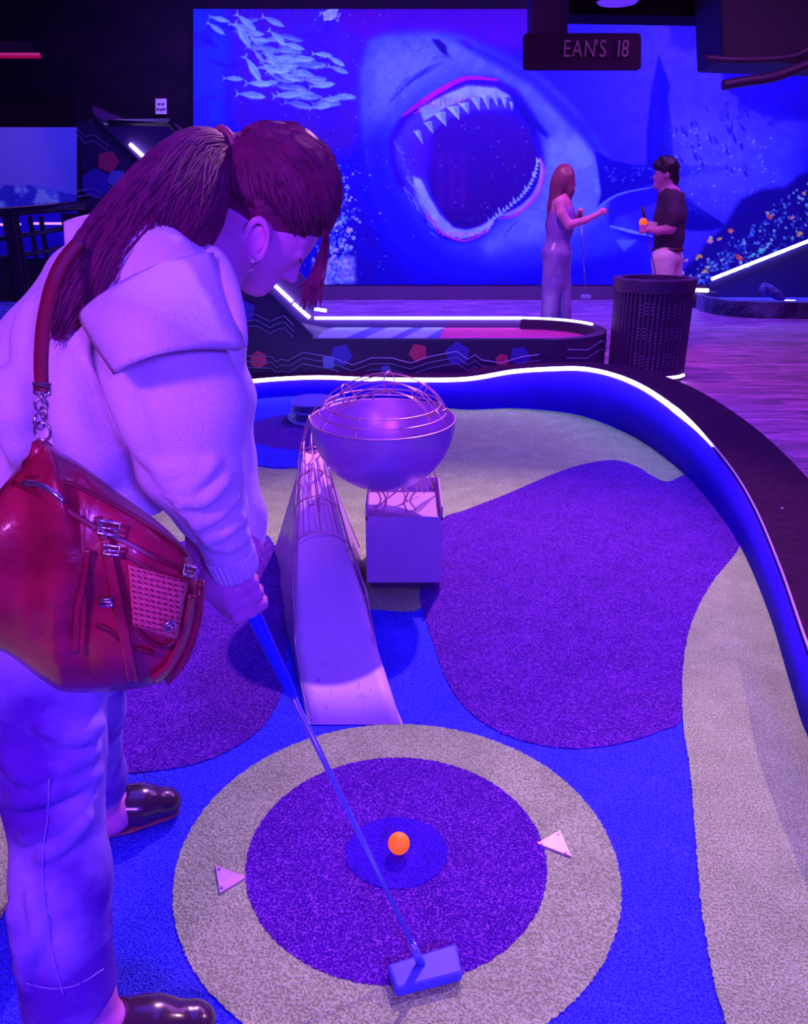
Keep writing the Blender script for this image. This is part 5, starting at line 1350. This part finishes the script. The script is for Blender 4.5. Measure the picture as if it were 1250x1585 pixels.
# man
DM = 8.2
mn = empty('person', (P(1035,560,DM).x, DM, 0), 'young man in dark short-sleeved shirt and pale trousers standing behind the litter bin', 'person')
b_ = Vol((2.0,7.75,-.01), (3.3,8.65,1.80), .0075)
b_.ell(P(1030,268,DM), (.092,.078,.105), None, .02); b_.ell(P(1021,276,DM), (.055,.055,.08), None, .02)
b_.cone(P(1013,272,DM), P(1011,275,DM), .010,.012,.01); b_.cone(P(1014,288,DM), P(1022,291,DM), .024,.03,.02)
b_.cone(P(1030,285,DM), P(1036,300,DM), .058,.062,.03); b_.ell(P(1032,271,DM-.078), (.022,.010,.032), None, .006)
b_.chain([V3(P(1037,305,DM)), V3(P(1036,335,DM)), V3(P(1034,372,DM)), V3(P(1032,392,DM))], [.105,.12,.11,.115], .04)
b_.chain([V3(P(*q)) for q in ((1040,308,DM-.17),(1042,335,DM-.20),(1038,354,DM-.20),(1018,357,DM-.16),(1001,355,DM-.11))], [.058,.05,.046,.038,.026], .02)
b_.chain([V3(P(*q)) for q in ((1036,308,DM+.17),(1032,340,DM+.20),(1010,350,DM+.08),(998,346,DM-.02))], [.058,.046,.036,.026], .02)
b_.ell(P(996,355,DM-.10), (.040,.026,.034), None, .012); b_.ell(P(998,346,DM-.03), (.035,.028,.026), None, .012)
for i in range(4):
    b_.chain([V3(P(997,350+i*3.2,DM-.12)), V3(P(991,350+i*3.2,DM-.12)), V3(P(990,352+i*3.0,DM-.09))], [.011,.0105,.009], .005)
    b_.chain([V3(P(998,343+i*2.0,DM-.05)), V3(P(993,342+i*2.0,DM-.05)), V3(P(993,344+i*1.6,DM-.03))], [.011,.0105,.009], .005)
b_.cone(P(999,350,DM-.12), P(993,347,DM-.12), .012,.009,.008)
b_.chain([V3(P(1028,400,DM-.07)), V3(P(1028,465,DM-.07)), V3(Vector((P(1034,520,DM).x,DM-.07,.09)))], [.095,.06,.042], .03)
b_.chain([V3(P(1038,400,DM+.08)), V3(P(1042,465,DM+.08)), V3(Vector((P(1050,520,DM).x,DM+.08,.09)))], [.095,.06,.042], .03)
b_.build('body', skin, mn)
t_ = Vol((2.1,7.75,.80), (3.3,8.65,1.6), .0075)
t_.chain([V3(P(1038,306,DM)), V3(P(1037,335,DM)), V3(P(1035,365,DM)), V3(P(1033,384,DM))], [.125,.142,.132,.132], .05)
for sg in (-1,1): t_.chain([V3(P(1040,306,DM+.15*sg)), V3(P(1042,332,DM+.20*sg)), V3(P(1041,342,DM+.205*sg))], [.078,.070,.066], .03)
t_.cone(P(1034,296,DM), P(1038,302,DM), .068,.085,.02)
t_.cut(P(1034,386,DM), (0,0,-1)); t_.cut(P(1030,291,DM), (.3,0,1)); t_.wrinkle(.003, 24, 4)
t_.build('short_sleeved_shirt', mat('shirt_dark', (.07,.02,.09), .8), mn)
q_ = Vol((2.1,7.8,.05), (3.3,8.6,1.1), .0075)
q_.cone(P(1033,382,DM), P(1032,398,DM), .122,.135,.03)
q_.chain([V3(P(1026,400,DM-.07)), V3(P(1027,465,DM-.07)), V3(Vector((P(1034,520,DM).x,DM-.07,.07)))], [.11,.085,.072], .03)
q_.chain([V3(P(1038,400,DM+.08)), V3(P(1042,465,DM+.08)), V3(Vector((P(1050,520,DM).x,DM+.08,.07)))], [.11,.085,.072], .03)
q_.cut((0,0,.07), (0,0,-1)); q_.wrinkle(.004, 22, 6); q_.build('trousers', mat('chinos', (.85,.62,.78), .9), mn)
MB().tube([P(1033,386,DM)+Vector((.132*math.cos(a), .132*math.sin(a), 0)) for a in np.linspace(0, 2*math.pi, 32, endpoint=False)], .018, 6, True).build('belt', mat('belt', (.10,.02,.05), .5), mn, smooth=True)
for dx, dy in ((P(1034,520,DM).x, -.07), (P(1050,520,DM).x, .08)):
    v = Vol((dx-.3,DM+dy-.15,-.01), (dx+.25,DM+dy+.15,.2), .0075); v.chain([V3((dx+.04,DM+dy,.05)), V3((dx-.06,DM+dy,.045)), V3((dx-.17,DM+dy,.035))], [.05,.045,.038], .02); v.cut((0,0,.0), (0,0,-1)); v.build('shoe', mat('shoe_dark', (.05,.02,.06), .5), mn)
hq = Vol((2.1,7.9,1.3), (3.1,8.6,1.84), .0065)
hq.ell(P(1033,262,DM), (.108,.092,.112), None, .02); hq.cone(P(1042,275,DM), P(1043,286,DM), .052,.036,.03)
hq.cone(P(1016,255,DM), P(1024,249,DM), .034,.045,.03)
hq.ell(P(1016,281,DM), (.085,.14,.092), None, .008, sub=True)
hq.wrinkle(.005, 50, 3); hq.build('short_hair', mat('hair_black', (.025,.01,.03), .45), mn)
o2 = MB().sphere((0,0,0), .038, 20, 14).build('golf_ball', orange, None, smooth=True); o2.location = P(995,344,DM-.10); props(o2, 'orange ball held up in the back man\'s hand', 'golf ball')
pm_ = empty('putter', tuple(P(1001,365,DM-.1)), 'putter held upside down by the back man, black grip pointing up', 'putter')
MB().tube([P(994,319,DM-.07), P(998,345,DM-.07)], [.016,.013], 8).build('grip', MATS['grip_black'], pm_, smooth=True)
MB().tube([P(998,345,DM-.07), P(1004,372,DM-.07), P(1022,470,DM-.24)], .006, 6).build('shaft', MATS['shaft_dim'], pm_, smooth=True)
hd = P(1022,470,DM-.24); MB().box((hd.x-.045,hd.y-.03,hd.z-.03),(hd.x+.045,hd.y+.03,hd.z+.0)).build('putter_head', MATS['head_dim'], pm_, bevel=.005)
sc_ = MB().box((-.05,-.003,-.022),(.04,.003,.022)).build('scorecard', mat('card_pale', (.7,.5,.65), .7)); sc_.location = P(1010,347,DM-.10); sc_.rotation_euler = (0,R(8),0); props(sc_, 'small pale scorecard between the back man\'s hands', 'scorecard')
